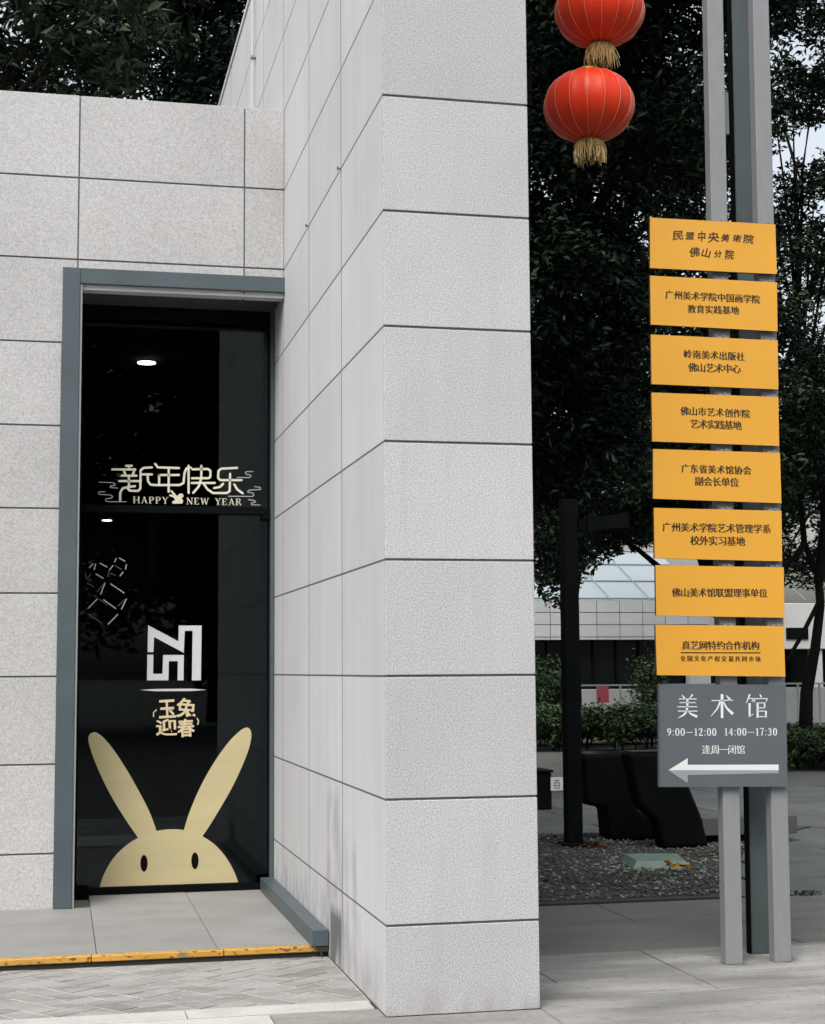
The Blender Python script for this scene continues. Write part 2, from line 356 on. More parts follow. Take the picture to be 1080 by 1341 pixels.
for u, v in ((441, 221), (403, 296)):
    p = at(u, v, 1.236 if u > 420 else 2.472); MB().tube([(.0, p.y, p.z), (-.02, p.y, p.z+.004)], .004, 6).tube([(-.02, p.y, p.z-.008), (-.02, p.y, p.z+.012)], .005, 6).build('anchor_pin', M['joint'], TW)
# drain pipe on the side face behind the low wall
DP = tag(empty('conduit_pipe', (-.03, 5.46, 5.8)), 'thin white conduit pipe running up the side of the tall stone wall', 'pipe')
MB().tube([(-.03, 5.46, 5.3), (-.03, 5.46, 7.69), (0.0, 5.46, 7.74), (.1, 5.46, 7.75)], .009, 8).build('pipe', M['white_wall'], DP)
for z in (6.1, 6.9, 7.5): MB().box(-.045, -.001, 5.435, 5.485, z, z+.02).build('pipe_clip', M['steel'], DP)

# ---------------------------------------------------------------- low wall with the doorway
WB = 3.664
LW = tag(empty('entrance_wall', (-3, WB, G)), 'lower granite wall left of the tall wall, holding the framed glass door', 'wall')
MB().box(-6, -1.485, WB+.006, WB+.60, G-.02, 5.79).build('wall_core', M['joint'], LW)
MB().box(-1.485, -.004, WB+.006, WB+.60, 4.44, 5.79).build('wall_core', M['joint'], LW)
XS = [-6.0, -5.096, -3.896, -2.696, -1.496, -.296, -.003]
for k in range(10):
    a, b = ZJ[k]+(.006 if k else 0), ZJ[k+1]-(.006 if k < 9 else -.004)
    for x0, x1 in zip(XS[:-1], XS[1:]):
        x0 += .005; x1 -= .005 if x1 < -.1 else 0
        zz0, zz1 = a, b
        if x0 > -1.6 and k < 7: continue
        if x0 > -1.6 and k == 7:
            zz0 = 4.50
        if x1 > -1.6 and x0 < -1.6 and k < 8: x1 = -1.602 if k < 7 else x1
        if zz1-zz0 < .02: continue
        MB().box(x0, x1, WB, WB+.0115, zz0, zz1, .0025).build('stone_panel', M['granite_low'], LW)
MB().box(-6, -.003, WB+.014, WB+.60, 5.791, 5.803, .002).build('coping', M['granite_low'], LW)
MB().box(-1.46, -.004, WB-.01, WB+.10, 4.365, 4.41).build('lintel_stone', M['granite_side'], LW)

# ---------------------------------------------------------------- glass door
YG = WB+.60
GD = tag(empty('glass_door', (-.75, YG, 0)), 'tall dark glass door in a blue grey steel frame, covered with New Year stickers', 'door')
FY = WB-.045
MB().box(-1.601, -1.478, FY, WB+.03, 0.001, 4.515, .003).build('frame_post', M['frame'], GD)
MB().box(-1.4775, .022, FY+.0005, WB-.002, 4.402, 4.515, .003).build('frame_lintel', M['frame'], GD)
MB().box(-1.4775, -1.462, FY+.012, YG-.04, 0.001, 4.40).build('reveal_lining', M['frame_pale'], GD)
MB().box(-1.461, -.003, WB+.105, YG+.03, 4.392, 4.43).build('soffit', M['soffit'], GD)
MB().box(-.030, -.003, YG-.10, YG-.03, .002, 4.39, .003).build('door_jamb', M['frame'], GD)
MB().tube([(-.30, WB-.05, 4.405), (-.295, WB+.1, 4.355), (-.33, WB+.22, 4.36), (-.34, WB+.25, 4.395)], .006, 6).build('cable', M['joint'], GD)
ztr = at(230, 667, YG).z
MB().box(-1.461, -.031, YG-.03, YG+.03, 4.30, 4.391).build('head_rail', M['door_metal'], GD)
MB().box(-1.461, -.031, YG-.055, YG+.03, ztr-.035, ztr+.02, .003).build('transom', M['door_metal'], GD)
MB().box(-1.461, -.031, YG-.02, YG+.03, .002, .05).build('bottom_rail', M['door_metal'], GD)
MB().box(-1.461, -1.44, YG-.02, YG+.03, .051, 4.299).build('side_rail', M['door_metal'], GD)
MB().box(-1.439, -.031, YG, YG+.010, ztr+.021, 4.299).build('upper_pane', M['glass'], GD)
MB().box(-1.439, -.031, YG, YG+.010, .051, ztr-.036).build('door_pane', M['glass'], GD)
MB().box(-.09, -.032, YG-.075, YG-.02, ztr-.075, ztr-.036, .004).build('hinge', M['door_metal'], GD)
# room behind the glass
RM = tag(empty('dark_lobby', (-1.6, 12, 0)), 'dark lobby behind the glass door with small lit ceiling lights', 'room')
MB().box(-3.3, -.012, YG+.06, 21.8, -.05, -.003).build('floor', M['room_floor'], RM)
MB().box(-3.3, -.012, YG+.06, 21.8, 4.30, 4.36).build('ceiling', M['room'], RM)
MB().box(-3.36, -3.3, YG+.06, 21.8, -.05, 4.36).build('wall', M['room'], RM)
MB().box(-.040, -.013, YG+.06, 21.8, -.05, 4.30).build('wall', M['room'], RM)
MB().box(-3.3, -.04, 21.8, 21.86, -.05, 4.36).build('wall', M['room'], RM)
MB().box(-3.5, .0, YG+.04, 21.9, 4.5, 5.6).build('roof', M['core'], RM)
for u, v, r, lb in ((192, 474, .078, 'larger lit ceiling light, seen high through the upper pane of the door'), (140, 681, .085, 'smaller far lit ceiling light, seen just under the door transom')):
    d = fwd+R2*((u-540)/F)-U2*((v-670.5)/F); p = CAM+d*((4.297-CAM.z)/d.z)
    mb = MB(); mb.tube([(p.x, p.y, 4.299), (p.x, p.y, 4.285)], r, 20)
    e = tag(empty('ceiling_light', (p.x, p.y, 4.29)), lb, 'light', 'ceiling lights in the lobby')
    mb.build('diffuser', M['lamp'], e); MB().tube([(p.x, p.y, 4.2995), (p.x, p.y, 4.292)], r*1.12, 20).build('trim_ring', M['door_metal'], e)
# beam lying on the platform along the wall
BM = MB().box(-.104, -.006, 1.685, YG-.10, .003, .098, .003)
tag(BM.build('steel_beam', M['frame']), 'blue grey square steel beam lying on the platform along the foot of the wall', 'beam')
st = MB().tube([(-.05, 1.70, .0), (-.045, 1.69, -.07)], .006, 6); st.box(-.075, -.02, 1.69, 1.712, -.03, -.002)
o = st.build('support_pin', M['riser'], None); o.parent = bpy.data.objects['steel_beam']

# ---------------------------------------------------------------- flat lettering and stickers
def ribbon(mb, pts, w, y, th=.0005, conv=None, cap=True, mi=0):
    """variable-width stroke; pts = [(u,v)] or [(u,v,w)] in sheet units turned by conv into X,Z"""
    P = []; W = []
    for i, p in enumerate(pts):
        P.append(Vector(conv(p[0], p[1]))); W.append((p[2] if len(p) > 2 else w)*.5)
    for i in range(len(P)-1):
        a, b = P[i], P[i+1]; d = (b-a)
        if d.length < 1e-6: continue
        n = Vector((-d.y, d.x)).normalized()
        q = [a+n*W[i], b+n*W[i+1], b-n*W[i+1], a-n*W[i]]
        mb.poly([(v.x, v.y) for v in q], y-th-i*.00001, y, mi)
    if cap:
        for i, (p, r) in enumerate(zip(P, W)):
            mb.poly([(p.x+r*math.cos(2*math.pi*k/8), p.y+r*math.sin(2*math.pi*k/8)) for k in range(8)], y-th-.0001-i*.00001, y, mi)
def glyph(ch, size, offset=0, smear=0, n=3, shear=0, th=.0006):
    c = bpy.data.curves.new('glyph', 'FONT'); c.body = ch; c.size = size; c.offset = offset*size; c.extrude = th; c.align_x = 'LEFT'; c.resolution_u = 3; c.shear = shear
    o = bpy.data.objects.new('glyph', c); COL.objects.link(o)
    dg = bpy.context.evaluated_depsgraph_get(); me = bpy.data.meshes.new_from_object(o.evaluated_get(dg))
    v = np.empty(len(me.vertices)*3); me.vertices.foreach_get('co', v); v = v.reshape(-1, 3); f = [tuple(p.vertices) for p in me.polygons]
    bpy.data.objects.remove(o); bpy.data.curves.remove(c); bpy.data.meshes.remove(me)
    return v, f
def line_of(mb, chars, p0, p1, size, Y, offset=-.012, smear=.035, jit=0, cen=True, mi=0):
    "characters centred on evenly spaced points from p0 to p1 (X,Z) on plane Y"
    n = len(chars)
    for i, ch in enumerate(chars):
        if ch == ' ': continue
        t = i/max(1, n-1); cx = p0[0]+(p1[0]-p0[0])*t; cz = p0[1]+(p1[1]-p0[1])*t
        v, f = glyph(ch, size, offset)
        if len(v) == 0: continue
        mn, mx = v.min(0), v.max(0); vc = v-[(mn[0]+mx[0])/2, .38*size, 0]; vc = vc*[1, 1, 1] if not jit else np.stack([vc[:, 0]*random.uniform(.85, 1.1)+vc[:, 1]*.14, vc[:, 1]*random.uniform(.8, 1.1), vc[:, 2]], 1)
        if ch in '广': vc = vc*[.95, 1, 1]
        a = random.uniform(-jit, jit); s = 1+random.uniform(-jit, jit)
        rot = np.array([[math.cos(a), -math.sin(a)], [math.sin(a), math.cos(a)]])
        xy = vc[:, :2]@rot.T*s
        for k, dx in enumerate(np.linspace(-smear, smear, 3) if smear else [0]):
            vs = [(cx+x+dx*size, Y-.0012-z-.0002*k, cz+y) for (x, y), z in zip(xy, vc[:, 2])]
            mb.add(vs, f, mi)
def text_run(mb, s, p0, p1, Y, height, offset=0, smear=0, mi=0):
    "a whole word stretched to run from p0 to p1 (left edge, right edge at mid height)"
    v, f = glyph(s, 1.0, offset); mn, mx = v.min(0), v.max(0)
    L = math.hypot(p1[0]-p0[0], p1[1]-p0[1])
    for k, dx in enumerate(np.linspace(-smear, smear, 3) if smear else [0]):
        vs = []
        for x, y, z in v:
            t = (x-mn[0])/(mx[0]-mn[0]); h = (y-mn[1])/(mx[1]-mn[1])-.5
            vs.append((p0[0]+(p1[0]-p0[0])*t+dx*height, Y-.0012-z-.0002*k, p0[1]+(p1[1]-p0[1])*t+h*height))
        mb.add(vs, f, mi)
YS = YG-.0005
def conv(ox, oy, s, Y): return lambda u, v: (lambda p: (p.x, p.z))(at(ox+u*s, oy+v*s, Y))
pxm = (at(300, 700, YG)-at(200, 700, YG)).x/100      # metres per photo pixel on the door
SER = {'H': (.86, [((.16,0,.17),(.16,1,.17)), ((.70,0,.17),(.70,1,.17)), ((.16,.5,.07),(.70,.5,.07)), ((.02,.03,.06),(.30,.03,.06)), ((.02,.97,.06),(.30,.97,.06)), ((.56,.03,.06),(.84,.03,.06)), ((.56,.97,.06),(.84,.97,.06))]),
 'A': (.84, [((.40,0,.07),(.13,1,.07)), ((.40,0,.15),(.70,1,.17)), ((.24,.66,.06),(.58,.66,.06)), ((.02,.97,.06),(.24,.97,.06)), ((.58,.97,.06),(.82,.97,.06))]),
 'P': (.70, [((.16,0,.17),(.16,1,.17)), ((.02,.03,.06),(.40,.03,.07),(.56,.12,.13),(.58,.28,.16),(.52,.44,.12),(.38,.52,.07),(.16,.52,.06)), ((.02,.97,.06),(.34,.97,.06))]),
 'Y': (.78, [((.12,0,.15),(.40,.52,.15)), ((.68,0,.06),(.40,.52,.07)), ((.40,.5,.17),(.40,1,.17)), ((.0,.03,.06),(.27,.03,.06)), ((.55,.03,.06),(.80,.03,.06)), ((.25,.97,.06),(.55,.97,.06))]),
 'N': (.86, [((.16,0,.07),(.16,1,.07)), ((.14,0,.17),(.72,1,.15)), ((.72,0,.07),(.72,1,.07)), ((.0,.03,.06),(.18,.03,.06)), ((.58,.03,.06),(.86,.03,.06)), ((.02,.97,.06),(.30,.97,.06))]),
 'E': (.70, [((.16,0,.17),(.16,1,.17)), ((.02,.03,.06),(.58,.03,.07),(.60,.22,.07)), ((.16,.49,.06),(.44,.49,.06),(.44,.38,.05)), ((.02,.97,.06),(.58,.97,.07),(.62,.76,.07))]),
 'W': (1.12, [((.12,0,.15),(.34,1,.15)), ((.54,0,.07),(.34,1,.07)), ((.52,0,.15),(.76,1,.15)), ((.98,0,.06),(.76,1,.07)), ((.0,.03,.06),(.28,.03,.06)), ((.86,.03,.06),(1.1,.03,.06))]),
 'R': (.80, [((.16,0,.17),(.16,1,.17)), ((.02,.03,.06),(.40,.03,.07),(.54,.12,.13),(.56,.27,.16),(.50,.42,.12),(.36,.5,.07),(.16,.5,.06)), ((.36,.5,.10),(.70,.98,.17)), ((.02,.97,.06),(.32,.97,.06))]),
 '0': (.58, [((.28,.02,.07),(.12,.14,.13),(.08,.5,.16),(.12,.86,.13),(.28,.98,.07),(.44,.86,.13),(.48,.5,.16),(.44,.14,.13),(.28,.02,.07))]),
 '1': (.50, [((.26,0,.16),(.26,1,.16)), ((.08,.14,.05),(.26,.04,.08)), ((.08,.97,.06),(.44,.97,.06))]),
 '2': (.58, [((.07,.26,.13),(.10,.10,.10),(.26,.03,.08),(.42,.10,.14),(.44,.28,.16),(.34,.5,.13),(.07,.92,.07)), ((.05,.93,.14),(.50,.93,.14))]),
 '3': (.58, [((.08,.16,.12),(.24,.03,.08),(.40,.12,.14),(.40,.34,.15),(.22,.47,.07)), ((.22,.47,.07),(.42,.58,.14),(.45,.78,.16),(.34,.94,.12),(.18,.98,.08),(.06,.86,.13))]),
 '4': (.60, [((.38,0,.15),(.38,1,.15)), ((.36,.02,.06),(.04,.68,.07),(.54,.68,.08))]),
 '7': (.56, [((.05,.05,.13),(.50,.05,.10)), ((.49,.06,.06),(.30,.5,.11),(.24,1,.15))]),
 '9': (.58, [((.28,.02,.07),(.12,.12,.13),(.09,.32,.15),(.16,.52,.10),(.28,.57,.07),(.42,.46,.12)), ((.28,.02,.07),(.42,.12,.13),(.48,.38,.16),(.42,.72,.12),(.14,.98,.07))]),
 ':': (.28, [((.13,.32,.16),(.13,.42,.16)), ((.13,.84,.16),(.13,.94,.16))]), '—': (.95, [((.02,.55,.07),(.93,.55,.07))]), ' ': (.4, [])}
def serif_run(mb, s, p0, p1, Y, height):
    adv = [SER[c][0]+.10 for c in s]; tot = sum(adv)-.10; k = math.hypot(p1[0]-p0[0], p1[1]-p0[1])/tot; x = 0
    for c, a in zip(s, adv):
        for stk in SER[c][1]:
            f = lambda u, v, x=x: (p0[0]+(p1[0]-p0[0])*(x+u)/tot, p0[1]+(p1[1]-p0[1])*(x+u)/tot+(.5-v)*height)
            ribbon(mb, [(q[0], q[1], q[2]*height*1.05) for q in stk], 0, Y, conv=f, cap=False)
        x += a
# Happy New Year sticker
c6 = conv(125, 595, 225/1080, YS); k6 = pxm*225/1080
S = tag(empty('new_year_sticker', at(235, 640, YS)), 'cream Happy New Year sticker with looping characters and thin clouds, just above the door transom', 'sticker', 'stickers on the glass door')
mb = MB()
for st_ in ([(105,95),(250,95)], [(192,72),(228,72)], [(210,72),(210,95)], [(180,108),(188,128)], [(242,108),(234,128)], [(165,134),(258,134)], [(150,168),(270,168)], [(210,135),(210,222)],
            [(155,290),(156,240),(170,214),(200,206),(248,200)], [(355,82),(302,85),(284,100),(282,214),(268,230),(215,228),(200,212)], [(284,126),(355,126)],
            [(328,126),(330,168),(345,190),(380,193),(528,193),(553,180),(560,115),(572,88),(600,84)],
            [(375,60),(392,82),(525,86)], [(402,130),(525,130)], [(400,130),(400,192)], [(460,90),(460,235)],
            [(585,72),(585,242)], [(610,94),(706,92),(722,104),(722,140),(712,150),(606,150)], [(665,72),(665,150),(650,200),(614,242)], [(604,180),(750,180)],
            [(680,184),(702,218),(738,243),(825,243),(843,232),(846,122)], [(890,85),(790,90),(773,104),(770,148),(784,162),(918,162)],
            [(802,185),(782,205),(745,212)], [(873,190),(890,220),(925,245)]):
    ribbon(mb, st_, 14*k6, YS, conv=c6)
mb.build('looping_characters', M['cream_print'], S)
mb = MB()
for st_ in ([(25,175),(110,178),(126,188),(118,196),(95,198),(92,208),(140,212)], [(60,235),(25,235),(15,243),(25,252),(95,255),(108,265),(100,275),(65,280),(62,292),(75,297),(195,298)],
            [(990,108),(950,108),(940,118),(950,127),(975,130),(976,142),(965,147),(890,145)], [(1000,203),(1035,207),(1038,220),(960,226),(957,238),(990,244),(995,258),(985,265),(835,263)],
            [(960,285),(1000,290),(1005,300),(980,305),(980,317),(1035,318)]):
    mb = MB(); ribbon(mb, st_, 5.5*k6, YS, conv=c6); mb.build('cloud_line', M['cream_thin'], S)
for wd, a_, b_ in (('HAPPY', (235, 286), (458, 290)), ('NEW', (570, 293), (715, 296)), ('YEAR', (750, 297), (920, 299))):
    mb = MB(); serif_run(mb, wd, c6(*a_), c6(*b_), YS, 43*k6); mb.build('small_lettering', M['cream_print'], S)
mb = MB()
mb.poly([c6(*p) for p in ((468,225),(482,228),(500,248),(510,262),(535,245),(552,252),(552,268),(540,276),(552,292),(545,310),(482,310),(482,296),(500,288),(492,272),(465,262),(463,252),(482,254),(490,260),(480,245))], YS-.001, YS)
mb.build('little_rabbit', M['cream_print'], S)
# logo
c7 = conv(100, 715, 180/911, YS); k7 = pxm*180/911
S = tag(empty('logo_sticker', at(226, 862, YS)), 'white angular maze-like logo sticker with a thin line under it, middle of the door', 'sticker', 'stickers on the glass door')
mb = MB(); mb.poly([c7(*p) for p in ((475,525),(676,632),(678,527),(830,527),(825,890),(765,890),(770,562),(718,562),(712,708),(515,603),(510,703),(472,703))], YS-.001, YS)
mb.poly([c7(*p) for p in ((470,720),(510,720),(508,847),(570,847),(575,722),(712,722),(710,890),(670,890),(672,763),(612,763),(610,890),(468,890))], YS-.001, YS); mb.build('logo', M['logo'], S)
mb = MB(); mb.poly([c7(*p) for p in ((422,954),(520,947),(760,945),(864,953),(760,961),(520,962))], YS-.001, YS); mb.build('underline', M['logo'], S)
# four-character sticker
S = tag(empty('greeting_sticker', at(230, 938, YS)), 'small tan sticker of four bold characters in two rows, under the logo line', 'sticker', 'stickers on the glass door')
mb = MB(); dk = MB()
for ch, (x0, y0, x1, y1), a in (('玉', (545,1018,657,1140), .05), ('兔', (662,1008,792,1140), -.08), ('迎', (525,1145,668,1258), .02), ('春', (668,1145,784,1265), .06)):
    for dst, off, yy in ((dk, .055, YS), (mb, .022, YS-.0014)):
        v, f = glyph(ch, 1, off); mn, mx = v.min(0), v.max(0); vs = []
        for x, y, z in v:
            tx = (x-mn[0])/(mx[0]-mn[0])-.5; ty = (y-mn[1])/(mx[1]-mn[1])-.5; e = 1.0
            X, Z = c7((x0+x1)/2+(tx*math.cos(a)-ty*math.sin(a))*(x1-x0)*e, (y0+y1)/2-(ty*math.cos(a)+tx*math.sin(a))*(y1-y0)*e); vs.append((X, yy-.001-z, Z))
        dst.add(vs, f)
for st_ in ([(530,1085),(510,1105),(512,1130)], [(800,1142),(810,1160),(803,1182)]): ribbon(mb, st_, 7*k7, YS, conv=c7)
mb.build('characters', M['tan_print'], S)
# broken-line cubes: neon light painted as flat pale dashes on the glass
S = tag(empty('neon_line_squares', at(138, 770, YS)), 'cluster of thin pale dashes painted as neon light, forming tilted squares, left side of the door', 'sticker', 'stickers on the glass door')
mb = MB(); m2 = MB()
for a, b, bright in (((85,145),(112,117),1), ((128,118),(118,158),1), ((155,113),(205,140),1), ((128,185),(180,215),1), ((60,178),(63,215),0), ((68,218),(97,185),0), ((70,245),(118,272),0), ((265,80),(252,108),1), ((283,78),(322,102),1),
                     ((332,120),(325,155),1), ((243,128),(218,160),1), ((255,130),(303,157),0), ((310,172),(288,200),1), ((215,165),(208,205),0), ((222,180),(262,195),0), ((190,240),(135,305),0), ((190,245),(160,320),1), ((225,250),(318,312),1),
                     ((332,350),(298,420),1), ((318,355),(275,400),0), ((140,350),(75,415),1), ((178,355),(262,415),1), ((275,452),(210,518),1), ((80,452),(165,508),0), ((148,350),(205,390),0)):
    mb = MB(); ribbon(mb, [a, b], (7 if bright else 5)*k7, YS, conv=c7, cap=False); mb.build('dash', M['neon_pale' if bright else 'dim_neon_light'], S)
# rabbit
c4 = conv(60, 930, 400/1080, YS)
S = tag(empty('rabbit_sticker', at(220, 1060, YS)), 'large gold rabbit head sticker with long ears peeking up from the foot of the door', 'sticker', 'stickers on the glass door')
def smooth(pts, n=3):
    for _ in range(n):
        q = [pts[0]]
        for a, b in zip(pts[:-1], pts[1:]): q += [(a[0]*.75+b[0]*.25, a[1]*.75+b[1]*.25), (a[0]*.25+b[0]*.75, a[1]*.25+b[1]*.75)]
        pts = q+[pts[-1]]
    return pts
head = smooth([(190,625),(204,580),(235,525),(275,483),(325,450),(380,427),(445,419),(500,424),(552,443),(600,475),(640,522),(667,572),(680,608)])
earl = smooth([(329,455),(270,370),(216,278),(176,190),(153,125),(148,90),(170,74),(196,88),(232,128),(278,196),(326,280),(364,352),(384,404),(392,430)])
earr = smooth([(486,430),(506,362),(546,268),(596,180),(648,108),(690,68),(714,58),(729,78),(722,125),(700,185),(660,272),(612,354),(575,415),(550,450)])
mb = MB(); mb.poly([c4(*p) for p in head], YS-.0010, YS); mb.build('head', M['gold'], S)
mb = MB(); mb.poly([c4(*p) for p in earl], YS-.0013, YS-.0002); mb.build('ear', M['gold'], S)
mb = MB(); mb.poly([c4(*p) for p in earr], YS-.0013, YS-.0002); mb.build('ear', M['gold'], S)
for ex, ey in ((347, 541), (527, 532)):
    MB().poly([c4(ex+13*math.cos(t*.3927), ey+30*math.sin(t*.3927)) for t in range(16)], YS-.002, YS-.0005).build('eye', M['black_film'], S)

# ---------------------------------------------------------------- sign post
PT = 8.0
SP = tag(empty('sign_post', (2.35, .9, G)), 'tall pair of grey steel posts with a darker post behind, carrying the signs', 'post')
LEAN = .0063
def leaning(x0, x1, y0, y1, c=.004):
    mb = MB().box(x0, x1, y0, y1, G, PT, c); mb.v = [(x+LEAN*(z-G), y, z) for x, y, z in mb.v]; return mb
for x0, x1 in ((2.148, 2.252), (2.448, 2.552)): leaning(x0, x1, .85, .93).build('post', M['steel'], SP)
leaning(2.430, 2.57, 1.12, 1.19).build('rear_post', M['steel_dark'], SP)
leaning(2.424, 2.4295, 1.125, 1.185, 0).build('rear_channel', M['black_metal'], SP)
p = at(957, 122, .98); p2 = at(957, 177, .98)
MB().box(2.305, 2.36, .97, 1.02, p2.z, p.z, .003).build('junction_box', M['steel'], SP)
MB().box(2.30, 2.44, .932, 1.12, 6.2, 6.24).build('cross_tie', M['steel_dark'], SP)
PL = .815      # front face of the plates
plates = [((851,285),(1015,294),(851,351),(1017,359)), ((851,361),(1017,370),(852,425),(1018,434)), ((852,438),(1018,446),(853,503),(1019,510)), ((853,514),(1019,520),(854,578),(1020,584)),
          ((855,588),(1021,593),(855,653),(1023,659)), ((856,665),(1023,669),(857,731),(1024,735)), ((858,740),(1026,743),(859,806),(1027,809)), ((858,818),(1026,820),(860,884),(1028,886))]
names = ['hand-brushed characters, topmost on the posts', 'eleven characters over six, second from the top', 'seven characters over six, third from the top', 'eight characters over six starting lower left, fourth from the top',
         'eight characters over only five, fifth from the top', 'the widest line, twelve characters over six, sixth from the top', 'a single line of characters, seventh from the top', 'an underlined line over tiny print, lowest of the yellow ones']
TXT = {0: [('民盟中央美術院', (887.5,308), (980,313), 13, 1), ('佛山分院', (909,330), (955,333.5), 13.5, 1)],
 1: [('广州美术学院中国画学院', (876,386), (989.5,392), 11.4, 0), ('教育实践基地', (905.5,404.5), (962,406.5), 11.2, 0)],
 2: [('岭南美术出版社', (900.5,463.5), (969.3,467), 11.4, 0), ('佛山艺术中心', (906.5,481), (964,483), 12, 0)],
 3: [('佛山市艺术创作院', (896,538), (976.3,541.7), 11.4, 0), ('艺术实践基地', (909,555), (965,557), 12, 0)],
 4: [('广东省美术馆协会', (897,613.4), (978,616), 11.4, 0), ('副会长单位', (915,630), (961.4,631.4), 12, 0)],
 5: [('广州美术学院艺术管理学系', (872.5,690), (1003.6,692.6), 11.9, 0), ('校外实习基地', (909.5,707.5), (969.3,708.8), 12.3, 0)],
 6: [('佛山美术馆联盟理事单位', (885,775.6), (999,776.4), 11.5, 0)],
 7: [('真艺网特约合作机构', (898,844.8), (988.4,845.2), 11.5, 0), ('全国文化产权交易共同市场', (894,862), (992,862.9), 7.2, 0)]}
mpp = (at(1000, 600, PL)-at(900, 600, PL)).x/100
xz = lambda u, v: (lambda p: (p.x, p.z))(at(u, v, PL))
for i, q in enumerate(plates):
    c = [xz(*p) for p in q]; tl, tr, bl, br = c
    cx, cz = sum(p[0] for p in c)/4, sum(p[1] for p in c)/4
    e = tag(empty('direction_sign' if False else 'yellow_sign', (cx, PL, cz)), 'yellow sign with '+names[i], 'sign', 'yellow sign plates on the posts')
    mb = MB(); pts = [tl, tr, br, bl]; vs = [(x, PL, z) for x, z in pts]+[(x, PL+.020, z) for x, z in pts]
    mb.add(vs, [(0, 1, 2, 3)], 0); mb.add(vs, [(7, 6, 5, 4), (0, 4, 5, 1), (1, 5, 6, 2), (2, 6, 7, 3), (3, 7, 4, 0)], 1)
    mb.build('plate', [M['yellow'], M['yellow_edge']], e)
    for ti, (s, a, b, sz, hand) in enumerate(TXT[i]):
        mb = MB(); line_of(mb, s, xz(*a), xz(*b), sz*mpp, PL, offset=(-.014 if not hand else .002), smear=(.042 if not hand else .014), jit=.17 if hand else 0)
        mb.build('lettering', M['ink'], e)
    if i == 7: mb = MB(); ribbon(mb, [(890.8, 854.6), (995.6, 854.9)], 1.3*mpp, PL-.0004, conv=xz, cap=False); mb.build('rule_line', M['ink'], e)
    for xc in (2.20+LEAN*cz, 2.504+LEAN*cz):
        for zz in (tl[1], ):
            br_ = MB(); z0 = zz-.002-(tl[1]-tr[1])*(.7 if xc < 2.3 else .95)
            br_.box(xc-.035, xc+.035, PL+.021, .848, z0+.003, z0+.016); br_.tube([(xc, PL+.012, z0+.012), (xc, PL+.001, z0+.012)], .006, 8)
            br_.build('bracket', M['steel'], e)
# grey sign
q = [(863,896),(1029,896.5),(1031,1030),(863.5,1030.5)]; c = [xz(*p) for p in q]
e = tag(empty('grey_sign', (sum(p[0] for p in c)/4, PL, sum(p[1] for p in c)/4)), 'slate grey sign with large white characters, opening hours and a white arrow pointing left', 'sign')
MB().poly(c, PL, PL+.03).build('plate', M['grey_sign'], e)
cg = conv(850, 885, 190/1080, PL); kg = mpp*190/1080
def big(strokes):
    mb = MB()
    for s_ in strokes: ribbon(mb, [(u, v, wd*kg) for u, v, wd in s_], 0, PL, conv=cg, cap=False)
    return mb.build('large_character', M['white_print'], e)
big([[(243,142,6),(262,166,12)], [(322,138,12),(300,168,5)], [(220,172,6),(352,172,6)], [(225,199,6),(347,199,6)], [(208,230,6),(358,230,6)], [(283,172,16),(283,236,16)], [(212,262,6),(358,262,6)],
     [(283,232,16),(276,268,15),(252,294,11),(212,314,3)], [(286,262,5),(312,285,13),(357,304,18)]])
big([[(463,184,6),(622,181,6)], [(541,136,20),(541,314,18)], [(530,186,12),(506,244,10),(458,302,3)], [(548,186,7),(576,240,14),(622,284,20)], [(572,144,5),(602,180,18)]])
big([[(748,138,14),(720,205,3)], [(738,168,6),(775,167,6)], [(775,165,9),(764,192,5)], [(746,203,16),(746,308,14)], [(742,306,6),(774,284,4)], [(822,138,6),(834,158,13)], [(785,170,6),(878,168,6)], [(787,165,9),(779,197,7)], [(878,166,11),(868,192,5)],
     [(806,198,16),(806,312,16)], [(806,201,6),(860,201,6)], [(858,200,12),(858,241,10)], [(806,238,6),(860,238,6)], [(806,262,6),(870,262,6)], [(868,262,14),(868,310,13)], [(806,303,6),(870,303,6)]])
mb = MB(); serif_run(mb, '9:00—12:00', xz(873, 958.5), xz(938, 958.5), PL, 9*mpp); mb.build('opening_hours', M['white_print'], e)
mb = MB(); serif_run(mb, '14:00—17:30', xz(948, 958.3), xz(1017.5, 958.3), PL, 9*mpp); mb.build('opening_hours', M['white_print'], e)
mb = MB(); line_of(mb, '逢周一闭馆', xz(924.5, 981.5), xz(969.5, 981.5), 11.5*mpp, PL, offset=-.008, smear=.018); mb.build('lettering', M['white_print'], e)
mb = MB(); mb.poly([cg(*p) for p in ((142,702),(285,612),(285,662),(962,660),(962,702))], PL-.001, PL); mb.build('arrow_upper', M['white_print'], e)
mb = MB(); mb.poly([cg(*p) for p in ((142,703),(962,703),(962,724),(285,738),(285,797))], PL-.001, PL); mb.build('arrow_lower', M['grey_print'], e)

